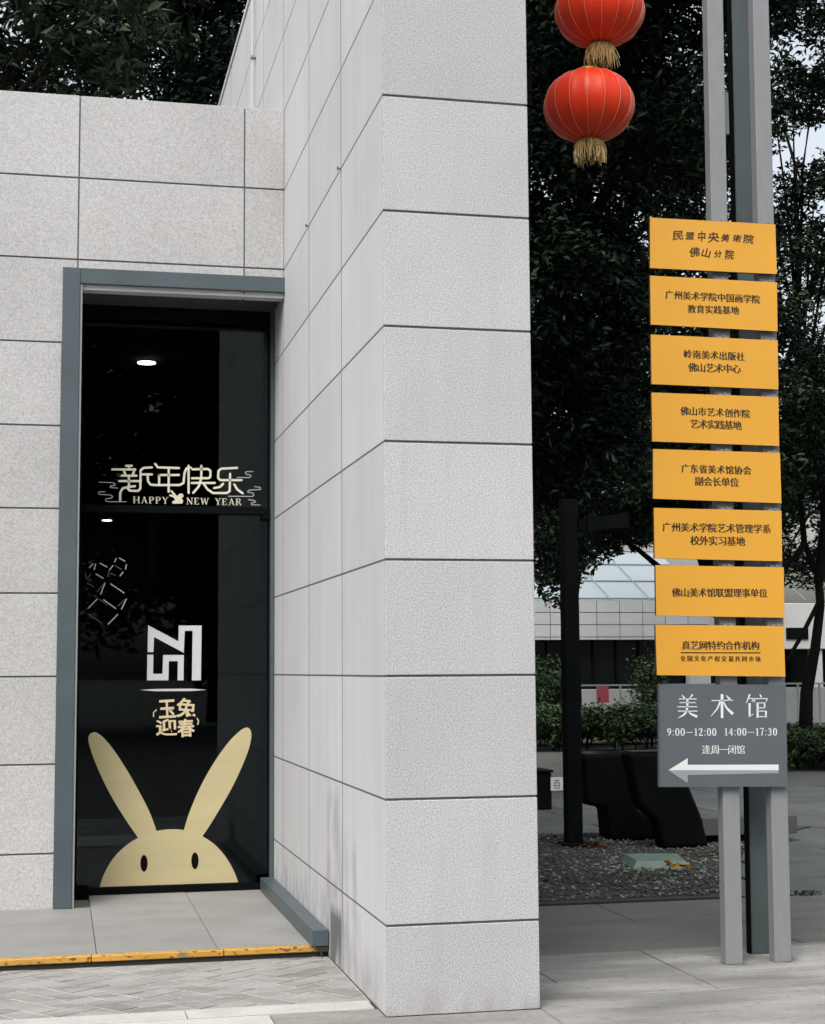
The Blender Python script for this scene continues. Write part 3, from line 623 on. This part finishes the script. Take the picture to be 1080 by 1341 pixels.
# ---------------------------------------------------------------- lanterns
def lantern(u, v, wpx, Y, label, tw, seed):
    r_ = random.Random(seed)
    c = at(u, v, Y); R = (at(u+wpx/2, v, Y)-at(u-wpx/2, v, Y)).x/2; H = R*.755
    e = tag(empty('red_lantern', c), label, 'lantern', 'red lanterns hanging one above the other')
    NR = 16; NS = NR*4; NV = 22
    vs = []; fs = []
    for i in range(NV+1):
        ph = -math.pi/2+math.pi*i/NV; ph = -1.40+2.80*i/NV
        cr = math.cos(ph)**.82; z = math.sin(ph)*H*1.02
        for k in range(NS):
            th = 2*math.pi*k/NS+tw; seg = abs(math.sin(th*NR/2-tw*NR/2)); rr = R*cr*(1-.036*(1-(abs(((k % 4)-0)/4.0*2-1))**2 if False else (0 if k % 4 == 0 else (.75 if k % 4 in (1, 3) else 1))))
            vs.append((rr*math.cos(th), rr*math.sin(th), z))
    for i in range(NV):
        for k in range(NS): fs.append((i*NS+k, i*NS+(k+1) % NS, (i+1)*NS+(k+1) % NS, (i+1)*NS+k))
    me = bpy.data.meshes.new('shade'); me.from_pydata(vs, [], fs); o = link('shade', me, M['red'], None, smooth=True); o.parent = e
    for k in range(0, NS, 4):
        th = 2*math.pi*k/NS+tw; pts = []
        for i in range(NV+1):
            ph = -1.40+2.80*i/NV; cr = math.cos(ph)**.82; pts.append((R*1.004*cr*math.cos(th), R*1.004*cr*math.sin(th), math.sin(ph)*H*1.02))
        o = MB().tube(pts, .0012, 5).build('rib', M['thread'], None, True); o.parent = e
    zc = H*1.02*math.sin(1.40); rc = R*math.cos(1.40)**.82
    for s_ in (1, -1):
        o = MB().tube([(0, 0, s_*(zc-.004)), (0, 0, s_*(zc+.022))], [rc*1.04, rc*1.0], 24).build('cap_ring', M['cap'], None, True); o.parent = e
    mb = MB(); m2 = MB()
    for k in range(150):                      # fringe strands hanging from the lower ring
        a = r_.uniform(0, 2*math.pi); r0 = rc*r_.uniform(.85, 1.02); L = r_.uniform(.45, 1.0)*R*(.60)
        fl = r_.uniform(.8, 1.3); x, y = math.cos(a)*r0, math.sin(a)*r0; dx, dy = r_.uniform(-.02, .02), r_.uniform(-.02, .02)
        mb.tube([(x, y, -zc-.01), (x*1.2+dx*.3, y*1.2+dy*.3, -zc-L*.25), (x*1.32+dx, y*1.32+dy, -zc-L*.6), (x*fl*1.1+dx*1.6, y*fl*1.1+dy*1.6, -zc-L)], [.0035, .0035, .003, .0015], 3, cap=False)
    o = mb.build('fringe', M['fringe'], None); o.parent = e
    for k in range(70):
        a = r_.uniform(0, 2*math.pi); r0 = rc*r_.uniform(.1, .5); L = r_.uniform(.3, .75)*R*.55
        m2.tube([(math.cos(a)*r0, math.sin(a)*r0, -zc-.01), (math.cos(a)*r0*.7, math.sin(a)*r0*.7, -zc-L)], .003, 3, cap=False)
    o = m2.build('inner_tassel', M['cord'], None); o.parent = e
    return e, c, R, zc
LY = 1.1
e1, c1, R1, z1 = lantern(785, 15, 111, LY, 'upper red silk lantern with gold fringe, cut by the top of the photo', .10, 3)
e2, c2, R2_, z2 = lantern(771, 139, 112.5, LY, 'lower red silk lantern with gold fringe, hanging just below the other', .02, 8)
o = MB().tube([(0, 0, z2), (c1.x-c2.x, 0, c1.z-z1-c2.z)], .003, 5).build('hanging_cord', M['cord'], None); o.parent = e2
ZC = 6.4
o = MB().tube([(0, 0, z1), (0, 0, ZC-c1.z)], .003, 5).build('hanging_cord', M['cord'], None); o.parent = e1
tag(MB().tube([(.781, .6, ZC+.05), (c1.x, LY, ZC), (2.19, .90, ZC+.06)], .005, 6).build('steel_cable', M['steel_dark']), 'steel cable strung between the tall wall and the sign posts holding the lanterns', 'cable')

# ---------------------------------------------------------------- gravel bed and the dark things on it
BED = [(.80, 3.29), (3.30, 3.29), (3.75, 4.4), (4.9, 6.6), (6.2, 7.9), (1.0, 7.9)]
gb = struct(MB().slab(BED, G-.0195, G+.012).build('gravel_bed', M['soil']))
def inside(x, y, poly):
    c_ = False; j = len(poly)-1
    for i in range(len(poly)):
        xi, yi = poly[i]; xj, yj = poly[j]
        if (yi > y) != (yj > y) and x < (xj-xi)*(y-yi)/(yj-yi)+xi: c_ = not c_
        j = i
    return c_
mb = MB()
for k in range(11000):
    x = random.uniform(.85, 5.4); y = 3.42+4.3*random.random()**1.15
    if not inside(x, y, BED): continue
    if x < 1.5+(y-3.3)*.33: continue
    n_ = math.sin(x*3.1+1.2*math.sin(y*2.3))+math.sin(y*4.1+x)
    s = random.uniform(.007, .021)*(1.25 if random.random() < .12 else 1); a = random.uniform(0, 6.28)
    z = G+.012+.018*max(0, math.sin(x*2.2+.7)*math.sin(y*1.9))
    vs = []
    for dx, dy, dz in ((1, 0, 0), (0, 1, 0), (-1, 0, 0), (0, -1, 0), (0, 0, 1), (0, 0, -1)):
        t = s*random.uniform(.7, 1.25); X = dx*t*1.2; Y_ = dy*t
        vs.append((x+X*math.cos(a)-Y_*math.sin(a), y+X*math.sin(a)+Y_*math.cos(a), z+s*.3+dz*t*.7))
    mi = 2 if (n_ > .9 and random.random() < .7) else (1 if random.random() < (.22 if 3.9 < y < 5.6 else .12) else 0)
    mb.add(vs, [(0,1,4),(1,2,4),(2,3,4),(3,0,4),(1,0,5),(2,1,5),(3,2,5),(0,3,5)], mi)
o = mb.build('gravel', [M['stone_a'], M['stone_b'], M['stone_c']]); tag(o, 'loose grey gravel lying in the planting bed', 'gravel', kind='stuff')

def leafcloud(centres, n, sizes, size, seed, mats_p, flat=.55, asp=.42, curl=.15, droop=0.):
    """numpy leaves: centres (k,3), sizes (k,3) clump radii; returns mesh"""
    r = np.random.default_rng(seed); k = len(centres)
    vol = np.prod(sizes, 1)**.75; idx = r.choice(k, n, p=vol/vol.sum())
    d = r.normal(size=(n, 3)); d /= np.linalg.norm(d, axis=1)[:, None]; rad = r.random(n)**.45
    P = centres[idx]+d*rad[:, None]*sizes[idx]
    ax = r.normal(size=(n, 3)); ax[:, 2] = ax[:, 2]*flat-droop; ax /= np.linalg.norm(ax, axis=1)[:, None]
    nn = r.normal(size=(n, 3))*.6+[0, 0, .8]; bi = np.cross(nn, ax); bi /= np.linalg.norm(bi, axis=1)[:, None]; nn = np.cross(ax, bi)
    L = size*r.uniform(.6, 1.3, n)[:, None]; W = L*asp
    V = np.empty((n, 4, 3)); V[:, 0] = P; V[:, 1] = P+ax*L*.45+bi*W*.5+nn*L*curl; V[:, 2] = P+ax*L; V[:, 3] = P+ax*L*.45-bi*W*.5+nn*L*curl
    me = bpy.data.meshes.new('crown'); nv = n*4
    me.vertices.add(nv); me.vertices.foreach_set('co', V.reshape(-1))
    me.loops.add(n*6); b = (np.arange(n)*4)[:, None]; li = (b+np.array([0, 1, 2, 0, 2, 3])).reshape(-1); me.loops.foreach_set('vertex_index', li.astype(np.int32))
    me.polygons.add(n*2); me.polygons.foreach_set('loop_start', (np.arange(n*2)*3).astype(np.int32)); me.polygons.foreach_set('loop_total', np.full(n*2, 3, np.int32))
    # material: mostly by clump so that light and dark clumps read
    pm = np.array([p for _, p in mats_p]); pm = pm/pm.sum(); cm = r.choice(len(pm), k, p=pm); lm = np.where(r.random(n) < .6, cm[idx], r.choice(len(pm), n, p=pm))
    me.polygons.foreach_set('material_index', np.repeat(lm, 2).astype(np.int32))
    me.update(calc_edges=True)
    for m, _ in mats_p: me.materials.append(m)
    return me
def tree(label, base, lobes, n, leaf, seed, mats_p, trunk_r=.2, name='tree', group=None, cat='tree', trunk_pts=None, clump=.28, asp=.42, nclump=40, limbs=12, fork=.45):
    """lobes: list of (centre Vector, (rx,ry,rz)); clumps spread through each lobe"""
    r = random.Random(seed); C_ = []; S_ = []
    for c, rad in lobes:
        for _ in range(nclump):
            d = Vector((r.gauss(0, 1), r.gauss(0, 1), r.gauss(0, 1))).normalized()*(r.random()**.4)
            C_.append((c.x+d.x*rad[0], c.y+d.y*rad[1], c.z+d.z*rad[2])); q = clump*r.uniform(.6, 1.4); m_ = (rad[0]+rad[1]+rad[2])/3
            S_.append((q*m_, q*m_, q*m_*.7))
    C_ = np.array(C_); S_ = np.array(S_)
    e = tag(empty(name, base), label, cat, group)
    me = leafcloud(C_, n, S_, leaf, seed, mats_p, asp=asp); o = link('crown', me, [], None); o.parent = e; o.matrix_parent_inverse = Matrix.Translation(-Vector(base))
    b = Vector(base); top = sum((c for c, _ in lobes), Vector())/len(lobes)
    tp = [Vector(p) for p in trunk_pts] if trunk_pts else [b, b.lerp(Vector((b.x, b.y, top.z)), .35)+Vector((r.uniform(-.2, .2), r.uniform(-.2, .2), 0)), b.lerp(top, .75)]
    mb = MB(); rr = [trunk_r*(1.25, 1, .8, .7, .6, .5)[min(i, 5)] for i in range(len(tp))]; mb.tube(tp, rr, 10); mb.build('trunk', M['bark'], e, True)
    mb = MB()
    for k in range(limbs):
        a = tp[-2].lerp(tp[-1], r.random()) if r.random() > fork else tp[-1]; t = Vector(C_[r.randrange(len(C_))]); mid = a.lerp(t, .5)+Vector((r.uniform(-.3, .3), r.uniform(-.3, .3), r.uniform(0, .5)))
        mb.tube([a, mid, t], [trunk_r*.42, trunk_r*.22, trunk_r*.06], 6)
    mb.build('limbs', M['bark'], e, True); return e
def grd(u, D, z=G):
    p = ray(u, 886, D); return Vector((p.x, p.y, z))
def lb(u, v, D, r): 
    p = ray(u, v, D); return (p, r if isinstance(r, tuple) else (r, r, r))
DK, MD, PA, YL = M['leaf_dark'], M['leaf_mid'], M['leaf_pale'], M['leaf_yellow']
# left, over the low wall
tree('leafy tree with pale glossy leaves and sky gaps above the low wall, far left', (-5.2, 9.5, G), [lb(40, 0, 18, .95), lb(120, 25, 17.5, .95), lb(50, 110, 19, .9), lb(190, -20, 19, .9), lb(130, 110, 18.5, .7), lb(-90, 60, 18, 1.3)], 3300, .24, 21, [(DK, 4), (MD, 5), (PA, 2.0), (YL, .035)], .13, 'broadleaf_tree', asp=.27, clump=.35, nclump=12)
tree('dense dark tree above the low wall beside the tall stone wall', (1.6, 24, G), [lb(225, 60, 31, (2.0, 2.2, 2.6)), lb(280, -20, 32, (2.6, 2.4, 2.6)), lb(190, -60, 31, 2.0), lb(300, 120, 32, 2.2), lb(250, -330, 31, (4, 3, 2.5))], 34000, .20, 22, [(DK, 8), (MD, .6)], .3, 'evergreen_tree', nclump=44)  # highest wide lobe, out of view, is added to shade the leaves below
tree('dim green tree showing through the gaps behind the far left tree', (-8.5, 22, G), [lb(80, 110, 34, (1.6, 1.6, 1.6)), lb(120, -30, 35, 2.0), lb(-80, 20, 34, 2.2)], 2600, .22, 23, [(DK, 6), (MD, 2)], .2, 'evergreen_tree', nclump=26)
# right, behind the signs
tree('near dark tree filling the space beside the lanterns', grd(640, 19), [lb(735, 60, 19, (2.2, 2.0, 2.3)), lb(830, 130, 20, (1.5, 1.8, 1.6)), lb(700, 330, 19, (1.5, 1.6, 1.7)), lb(900, -60, 20, (1.9, 1.8, 1.1)), lb(740, 470, 20, (1.1, 1.6, 1.5)), lb(700, 610, 20, (1.2, 1.4, 1.4)), lb(760, -300, 20, (4, 3.5, 1.6))],  # last lobe, above the view, is added as a canopy to darken the crown
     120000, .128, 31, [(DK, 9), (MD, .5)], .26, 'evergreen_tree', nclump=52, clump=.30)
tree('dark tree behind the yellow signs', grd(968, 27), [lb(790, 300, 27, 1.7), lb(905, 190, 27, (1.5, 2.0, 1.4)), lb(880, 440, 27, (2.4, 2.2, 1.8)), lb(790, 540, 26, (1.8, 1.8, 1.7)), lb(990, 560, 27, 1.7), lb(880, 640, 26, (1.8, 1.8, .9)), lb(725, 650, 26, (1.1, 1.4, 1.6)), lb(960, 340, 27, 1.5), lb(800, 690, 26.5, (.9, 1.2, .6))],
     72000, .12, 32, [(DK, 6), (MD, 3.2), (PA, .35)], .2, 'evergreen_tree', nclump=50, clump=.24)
b = grd(1050, 29)
LT = tree('leaning tree with a dark forked trunk at the right edge', b, [lb(1045, 300, 29, (1.5, 1.8, .85)), lb(1120, 90, 29, (1.3, 2.0, 1.1)), lb(1035, 15, 28, (1.1, 1.5, .45)), lb(1030, 130, 29, (.7, 1.0, .55)), lb(1105, 540, 29, (1.7, 2.0, 1.6)), lb(1030, 600, 30, (1.3, 1.5, 1.0)), lb(1120, 700, 30, 1.2), lb(1060, 240, 29, (1.0, 1.2, .3)), lb(1078, 120, 29, .7), lb(1080, 225, 30, .45)],
     30000, .125, 33, [(DK, 7), (MD, 1.6), (PA, .2)], .115, 'evergreen_tree',
     trunk_pts=[b, ray(1056, 905, 29), ray(1067, 850, 29), ray(1074, 792, 29), ray(1071, 752, 29), ray(1053, 712, 29), ray(1049, 667, 29), ray(1046, 596, 29), ray(1045, 430, 29)], nclump=34, limbs=26, clump=.26)
mb = MB(); mb.tube([ray(1072, 760, 29), ray(1080, 690, 29), ray(1078, 600, 29), ray(1070, 470, 29)], [.11, .09, .08, .05], 8); mb.tube([ray(1053, 712, 29), ray(1040, 730, 28.9), ray(1020, 750, 28.8)], [.07, .05, .04], 6)
mb.tube([ray(1071, 790, 29), ray(1048, 835, 28.8), ray(1030, 865, 28.8)], [.05, .045, .035], 6)
mb.build('fork', M['bark'], LT)
for i, (u, D, lbs, n, lab) in enumerate((
    (750, 41, [lb(720, 470, 41, 2.4), lb(820, 560, 42, (2.6, 3, 1.9)), lb(725, 650, 41, (1.5, 2.4, 1.9)), lb(840, 680, 42, (1.6, 2, .9)), lb(730, 740, 40.0, (.7, 1.0, 1.1)), lb(840, 180, 43, (2.4, 2.4, 1.8)), lb(760, 60, 43, 2.8)], 38000, 'far green tree behind the lamp post, left of the yellow signs'),
    (985, 43, [lb(950, 480, 43, 2.8), lb(1020, 640, 43, (2.6, 3, 1.9)), lb(930, 640, 43, (2.6, 2.4, 1.9))], 22000, 'far green tree hidden mostly by the yellow signs'),
    (1150, 44, [lb(1110, 520, 44, 2.4), lb(1060, 700, 44, (2.4, 2.4, 1.6)), lb(1150, 400, 44, 2.6)], 18000, 'far green tree at the right edge behind the leaning trunk'))):
    tree(lab, grd(u, D), lbs, n, .18, 50+i, [(DK, 5), (MD, 4), (PA, .6)], .2, 'evergreen_tree', nclump=34)
# unseen tree row added behind the viewer to darken the door glass reflection
for i, x in enumerate((-19, -11, -4, 3.5, 10, 18)):
    y = -33-3*(i % 2); h = 10+(i*7 % 3)
    tree('unseen tree added behind the viewer to darken the door glass, '+('leftmost', 'second from the left', 'third from the left', 'third from the right', 'second from the right', 'rightmost')[i]+' of the row', (x, y, G), [(Vector((x, y, h)), (5.4, 4, 8.5)), (Vector((x+2, y, h-4)), (5, 3.5, 5))], 26000, .5, 70+i, [(DK, 6), (MD, 2)], .3, 'reflection_tree', 'unseen trees added behind the viewer', nclump=60, limbs=6)

# fallen leaves
def fallen(x, y, s, m, n, lab, seed):
    r = np.random.default_rng(seed); c = np.array([[x, y, G+.035]]); me = leafcloud(c, n, np.array([[s, s*.8, .015]]), .07, seed, [(m, 1)], flat=.1, asp=.55)
    o = link('fallen_leaves', me, []); tag(o, lab, 'leaves', kind='stuff')
pA = grd(0, 1)
fallen(3.36, 6.55, .20, M['leaf_orange'], 26, 'orange brown leaves fallen at the foot of the lamp post', 1)
fallen(1.9+.0, 4.35, .35, M['hedge2'], 40, 'green scraps of moss and leaf on the gravel', 2)
# lamp post
p = Vector((3.20, 6.75, G))
zt = at(750, 655, 6.75).z
LP = tag(empty('lamp_post', p), 'black square lamp post with a box-shaped head standing in the gravel bed', 'lamp post')
MB().box(3.122, 3.268, 6.69, 6.835, G, zt, .006).build('post', M['black_metal'], LP)
a, b = at(765, 694, 6.75), at(818, 673, 6.75)
MB().box(3.285, b.x, 6.70, 6.80, a.z, a.z+.10).add([(a.x, 6.64, a.z-.01), (b.x, 6.64, a.z+.02), (b.x, 6.86, a.z+.02), (a.x, 6.86, a.z-.01), (a.x, 6.64, a.z+.11), (b.x, 6.64, b.z), (b.x, 6.86, b.z), (a.x, 6.86, a.z+.11)],
    [(0,1,2,3),(7,6,5,4),(0,4,5,1),(1,5,6,2),(2,6,7,3),(3,7,4,0)]).build('lamp_head', M['black_metal'], LP)
MB().box(3.07, 3.33, 6.62, 6.88, G, G+.05, .005).build('base_plate', M['black_metal'], LP)
# black angular blocks
Yb = 7.05
def blk(name, px, y0, y1, lab):
    pts = [(lambda p: (p.x, max(p.z, G+.012)))(at(u, v, y0)) for u, v in px]; cx = sum(p[0] for p in pts)/len(pts)
    e = tag(empty(name, (cx, y0, G)), lab, 'planter'); mb = MB().poly(pts, y0, y1); o = mb.build('body', M['black_stone'], e)
    bv = o.modifiers.new('bevel', 'BEVEL'); bv.width = .045; bv.segments = 4
    return e, pts
e, pts = blk('stone_planter', [(763,988),(768,1054),(795,1059),(799,1108),(859,1108),(864,1078),(836,1060),(821,985)], Yb, Yb+.35, 'black angular planter with a stepped underside, nearer the lamp post')
MB().box(pts[0][0]+.04, pts[-1][0]-.04, Yb+.03, Yb+.32, pts[0][1]-.002, pts[0][1]+.006).build('soil', M['soil'], e)
e, pts = blk('stone_planter', [(822,985),(838,1055),(861,1076),(870,1121),(930,1121),(919,1068),(905,1034),(880,985)], Yb-.75, Yb-.5, 'black angular planter with a sloping right side, partly behind the grey sign')
MB().box(pts[0][0]+.04, pts[-1][0]-.04, Yb-.73, Yb-.52, pts[0][1]-.002, pts[0][1]+.006).build('soil', M['soil'], e)
a, b = at(920, 1071, Yb-.4), at(950, 1094, Yb-.4)
BN = tag(empty('stone_bench', (b.x, Yb, G)), 'low dark stone bench end between the planter and the left post', 'bench')
MB().box(a.x, b.x+.75, Yb-.4, Yb+.2, b.z, a.z, .008).build('seat', M['slab_far'], BN)
MB().box(a.x+.03, b.x+.65, Yb-.34, Yb+.14, G+.012, b.z).build('base', M['black_stone'], BN)
# bin with a white notice
bx = at(700, 1012, 10.7); b2 = at(723, 1062, 10.7)
LB = tag(empty('litter_bin', (b2.x-.2, 10.8, G)), 'dark bin with a small white notice, at the edge of the tall wall', 'bin')
MB().box(bx.x-.3, b2.x, 10.7, 11.2, G, bx.z, .015).build('body', M['black_stone'], LB); MB().box(bx.x-.32, b2.x+.02, 10.68, 11.22, bx.z, bx.z+.03, .008).build('lid', M['black_metal'], LB)
a, b = at(721, 1018, 10.66), at(737, 1035, 10.66)
MB().box(a.x, b.x, 10.66, 10.672, b.z, a.z).build('notice', M['white_wall'], LB)
mb = MB(); cn = lambda u, v: (lambda p: (p.x, p.z))(at(u, v, 10.66))
for s_ in ([(725.5,1022),(732.5,1022)], [(729,1020.5),(729,1024)], [(726,1025),(732.5,1025),(732,1032),(726.5,1032),(726,1025)], [(727,1028.5),(731.5,1028.5)]): ribbon(mb, s_, .009, 10.66, conv=cn)
mb.build('notice_symbol', M['ink'], LB)
# pale green hatch cover with a yellow leaf
HC = tag(empty('hatch_cover', (3.3, 5.1, G)), 'pale green raised hatch cover on the gravel with a fallen leaf on its edge', 'cover')
mb = MB(); z0, z1 = G+.005, G+.075
def gx(u, v, z):
    d = fwd+R2*((u-540)/F)-U2*((v-670.5)/F); p = CAM+d*((z-CAM.z)/d.z); return (p.x, p.y, z)
lo = [gx(828, 1139, z0), gx(903, 1139, z0)]; hi = [gx(834, 1127, z1), gx(897, 1127, z1), gx(886, 1117.5, z1), gx(818, 1117.5, z1)]
mb.add([lo[0], lo[1], (hi[2][0]+.03, hi[2][1]+.05, z0), (hi[3][0]-.03, hi[3][1]+.05, z0)]+hi, [(3,2,1,0),(4,5,6,7),(0,1,5,4),(1,2,6,5),(2,3,7,6),(3,0,4,7)])
mb.build('cover', M['pale_green'], HC)
lx, ly, _ = gx(886, 1133, G+.08)
me = leafcloud(np.array([[lx, ly-.02, G+.085]]), 14, np.array([[.07, .05, .012]]), .09, 5, [(M['leaf_yellow'], 1)], flat=.1, asp=.6); o = link('yellow_fallen_leaf', me, []); tag(o, 'yellow orange fallen leaf resting on the pale green cover', 'leaf')
me = leafcloud(np.array([[gx(1050, 1172, G)[0], gx(1050, 1172, G)[1], G+.01]]), 70, np.array([[.18, .10, .02]]), .04, 6, [(M['leaf_dark'], 1)], flat=.2); o = link('leaf_litter', me, []); tag(o, 'little heap of dark leaf litter on the paving right of the posts', 'leaves', kind='stuff')

# ---------------------------------------------------------------- hedge, railing, far buildings
def hedge(name, label, u0, u1, D0, D1, h, n, seed, leaf=.10, cat='hedge'):
    r = np.random.default_rng(seed); C_ = []; S_ = []
    for k in range(140):
        u = r.uniform(u0, u1); D = r.uniform(D0, D1); p = grd(u, D); hh = h*r.uniform(.75, 1.08)
        C_.append((p.x, p.y, G+hh*r.uniform(.35, .85))); S_.append((.45, .45, hh*.28))
    me = leafcloud(np.array(C_), n, np.array(S_), leaf, seed, [(DK, 2), (M['hedge'], 5), (M['hedge2'], 2)], asp=.5)
    e = tag(empty(name, grd((u0+u1)/2, D0)), label, cat); o = link('foliage', me, []); o.parent = e; o.matrix_parent_inverse = Matrix.Translation(-Vector(e.location))
    mb = MB()
    for k in range(30):
        c = C_[k]; mb.tube([(c[0], c[1], G), (c[0]+.05, c[1], c[2])], [.02, .01], 5)
    tag(mb.build('stems', M['bark'], e), kind='stuff')
hedge('hedge', 'long loose green hedge in front of the far railing, left of the grey sign', 660, 880, 32.5, 36, .93, 28000, 90)
hedge('hedge', 'low green hedge around the leaning trunk, right of the grey sign', 1000, 1130, 26, 31, .60, 16000, 91)
hedge('bush', 'leafy bush between the tall wall and the lamp post, in front of the dark windows', 690, 737, 37, 39, 1.9, 6000, 92, cat='bush')
hedge('bush', 'thin bush before the dark windows, left of the lowest yellow sign', 836, 862, 40, 41, 2.1, 1800, 93, cat='bush')
YB = 40.0
lawn = struct(MB().add([(2, 26.3, G+.004), (40, 26.3, G+.004), (40, 60, G+.004), (2, 60, G+.004)], [(0, 1, 2, 3)]).build('lawn', mat('dark_lawn', (.045, .065, .028), .9, noise=[(3, .4, 5), (30, .3, 3)])))
FB = tag(empty('gallery_building', (9, YB, G)), 'low white panelled building with a sloping glass roof and dark windows, behind the trees', 'building')
zt, zb = at(810, 786, YB).z, at(810, 838, YB).z; xl, xr = at(640, 838, YB).x, at(930, 838, YB).x
MB().box(xl, xr-.05, YB+.05, YB+9, zb+.02, zt-.02).build('upper_wall', M['far_joint'], FB)
xj = at(812, 838, YB).x; st = (at(842, 838, YB).x-xj); x = xj-st*8; nz = 3; rowh = (zt-zb)/3.25
zz = [zb, zb+rowh*.25, zb+rowh*1.25, zb+rowh*2.25, zt]
while x < xr:
    x1 = min(x+st, xr)
    for k in range(4): MB().box(max(x, xl)+.012, x1-.012, YB, YB+.049, zz[k]+.012, zz[k+1]-.012).build('wall_panel', M['white_panel'], FB)
    x = x1
MB().box(xl, xr-.1, YB+.5, YB+.55, G, zb).build('window_wall', M['dark_glass'], FB)
x = xj-st*8
while x < xr-.3:
    MB().box(x-.02, x+.02, YB+.42, YB+.499, G, zb).build('mullion', M['black_stone'], FB); x += st
MB().box(xl, xr, YB+.6, YB+9, G, zb).build('interior', M['room'], FB)
a, b = at(903, 838, YB).x, at(930, 838, YB).x; MB().box(a, b, YB+.05, YB+.4, G, zb-.002).build('column', M['white_wall'], FB)
zr = zt+1.9
mb = MB().add([(xl, YB+.1, zt+.003), (xr, YB+.1, zt+.003), (xr, YB+4.5, zr), (xl, YB+4.5, zr)], [(0, 1, 2, 3)]); mb.add([(xr, YB+.1, zt), (xr, YB+4.5, zt), (xr, YB+4.5, zr)], [(0, 1, 2)])
mb.build('glass_roof', M['roof_glass'], FB)
mb = MB(); 
for k in range(14):
    x = xl+k*1.35; mb.tube([(x, YB+.08, zt+.03), (x+.001, YB+4.48, zr+.03)], .02, 4)
for f_ in (.02, .36, .7, .99): mb.tube([(xl, YB+.1+4.4*f_, zt+.03+(zr-zt)*f_), (xr, YB+.1+4.4*f_, zt+.03+(zr-zt)*f_)], .03, 4)
mb.build('roof_bars', mat('roof_bar_grey', (.26, .33, .36), .6), FB)
# white building at the right
WBd = tag(empty('white_pavilion', (at(1060, 850, 43).x, 43, G)), 'small white wall with a dark nameplate seen past the leaning trunk', 'building')
zt, zb = at(1045, 790, 43).z, at(1045, 850, 43).z; xl, xr = at(940, 800, 43).x, at(1180, 800, 43).x
MB().box(xl, xr, 43, 47, zb, zt, .02).build('wall', M['white_wall'], WBd); MB().box(xl+.3, xr-.3, 44.5, 47, G, zb).build('dark_base', M['dark_glass'], WBd)
for u in (1012, 1064, 1120): a = at(u, 850, 43.1); MB().box(a.x, a.x+.35, 43.1, 43.5, G, zb-.002).build('column', M['white_wall'], WBd)
a, b = at(1029, 822, 42.98), at(1058, 837, 42.98); MB().box(a.x, b.x, 42.95, 42.995, b.z, a.z).build('nameplate', M['black_metal'], WBd)
# low white wall and railing
YR = 35.0
a, b = at(640, 904, YR+1.5), at(1180, 916, YR+1.5)
tag(MB().box(a.x, b.x, YR+1.5, YR+1.8, G, a.z, .01).build('garden_wall', M['white_wall']), 'long low white garden wall behind the railing', 'wall')
RL = tag(empty('railing', (at(860, 900, YR).x, YR, G)), 'grey metal railing running behind the hedge', 'railing')
zt = at(820, 896, YR).z; a, b = at(752, 896, YR).x, at(1180, 896, YR).x
MB().box(a, b, YR-.03, YR+.03, zt-.05, zt, .006).build('handrail', M['rail'], RL)
x = a
while x < b: MB().box(x-.025, x+.025, YR-.025, YR+.025, G, zt-.052).build('rail_post', M['rail'], RL); x += .68
a, b = at(781, 899, YR-.1), at(797, 920, YR-.1)
NB = tag(empty('notice_board', ((a.x+b.x)/2, YR-.1, G)), 'small pink red notice board by the railing', 'board')
MB().box(a.x, b.x, YR-.12, YR-.09, b.z, a.z, .005).build('board', M['pink'], NB); MB().box((a.x+b.x)/2-.02, (a.x+b.x)/2+.02, YR-.088, YR-.06, G, b.z+.1).build('stake', M['rail'], NB)
print('bricks', nb, 'tris', sum(len(m.polygons) for m in bpy.data.meshes))
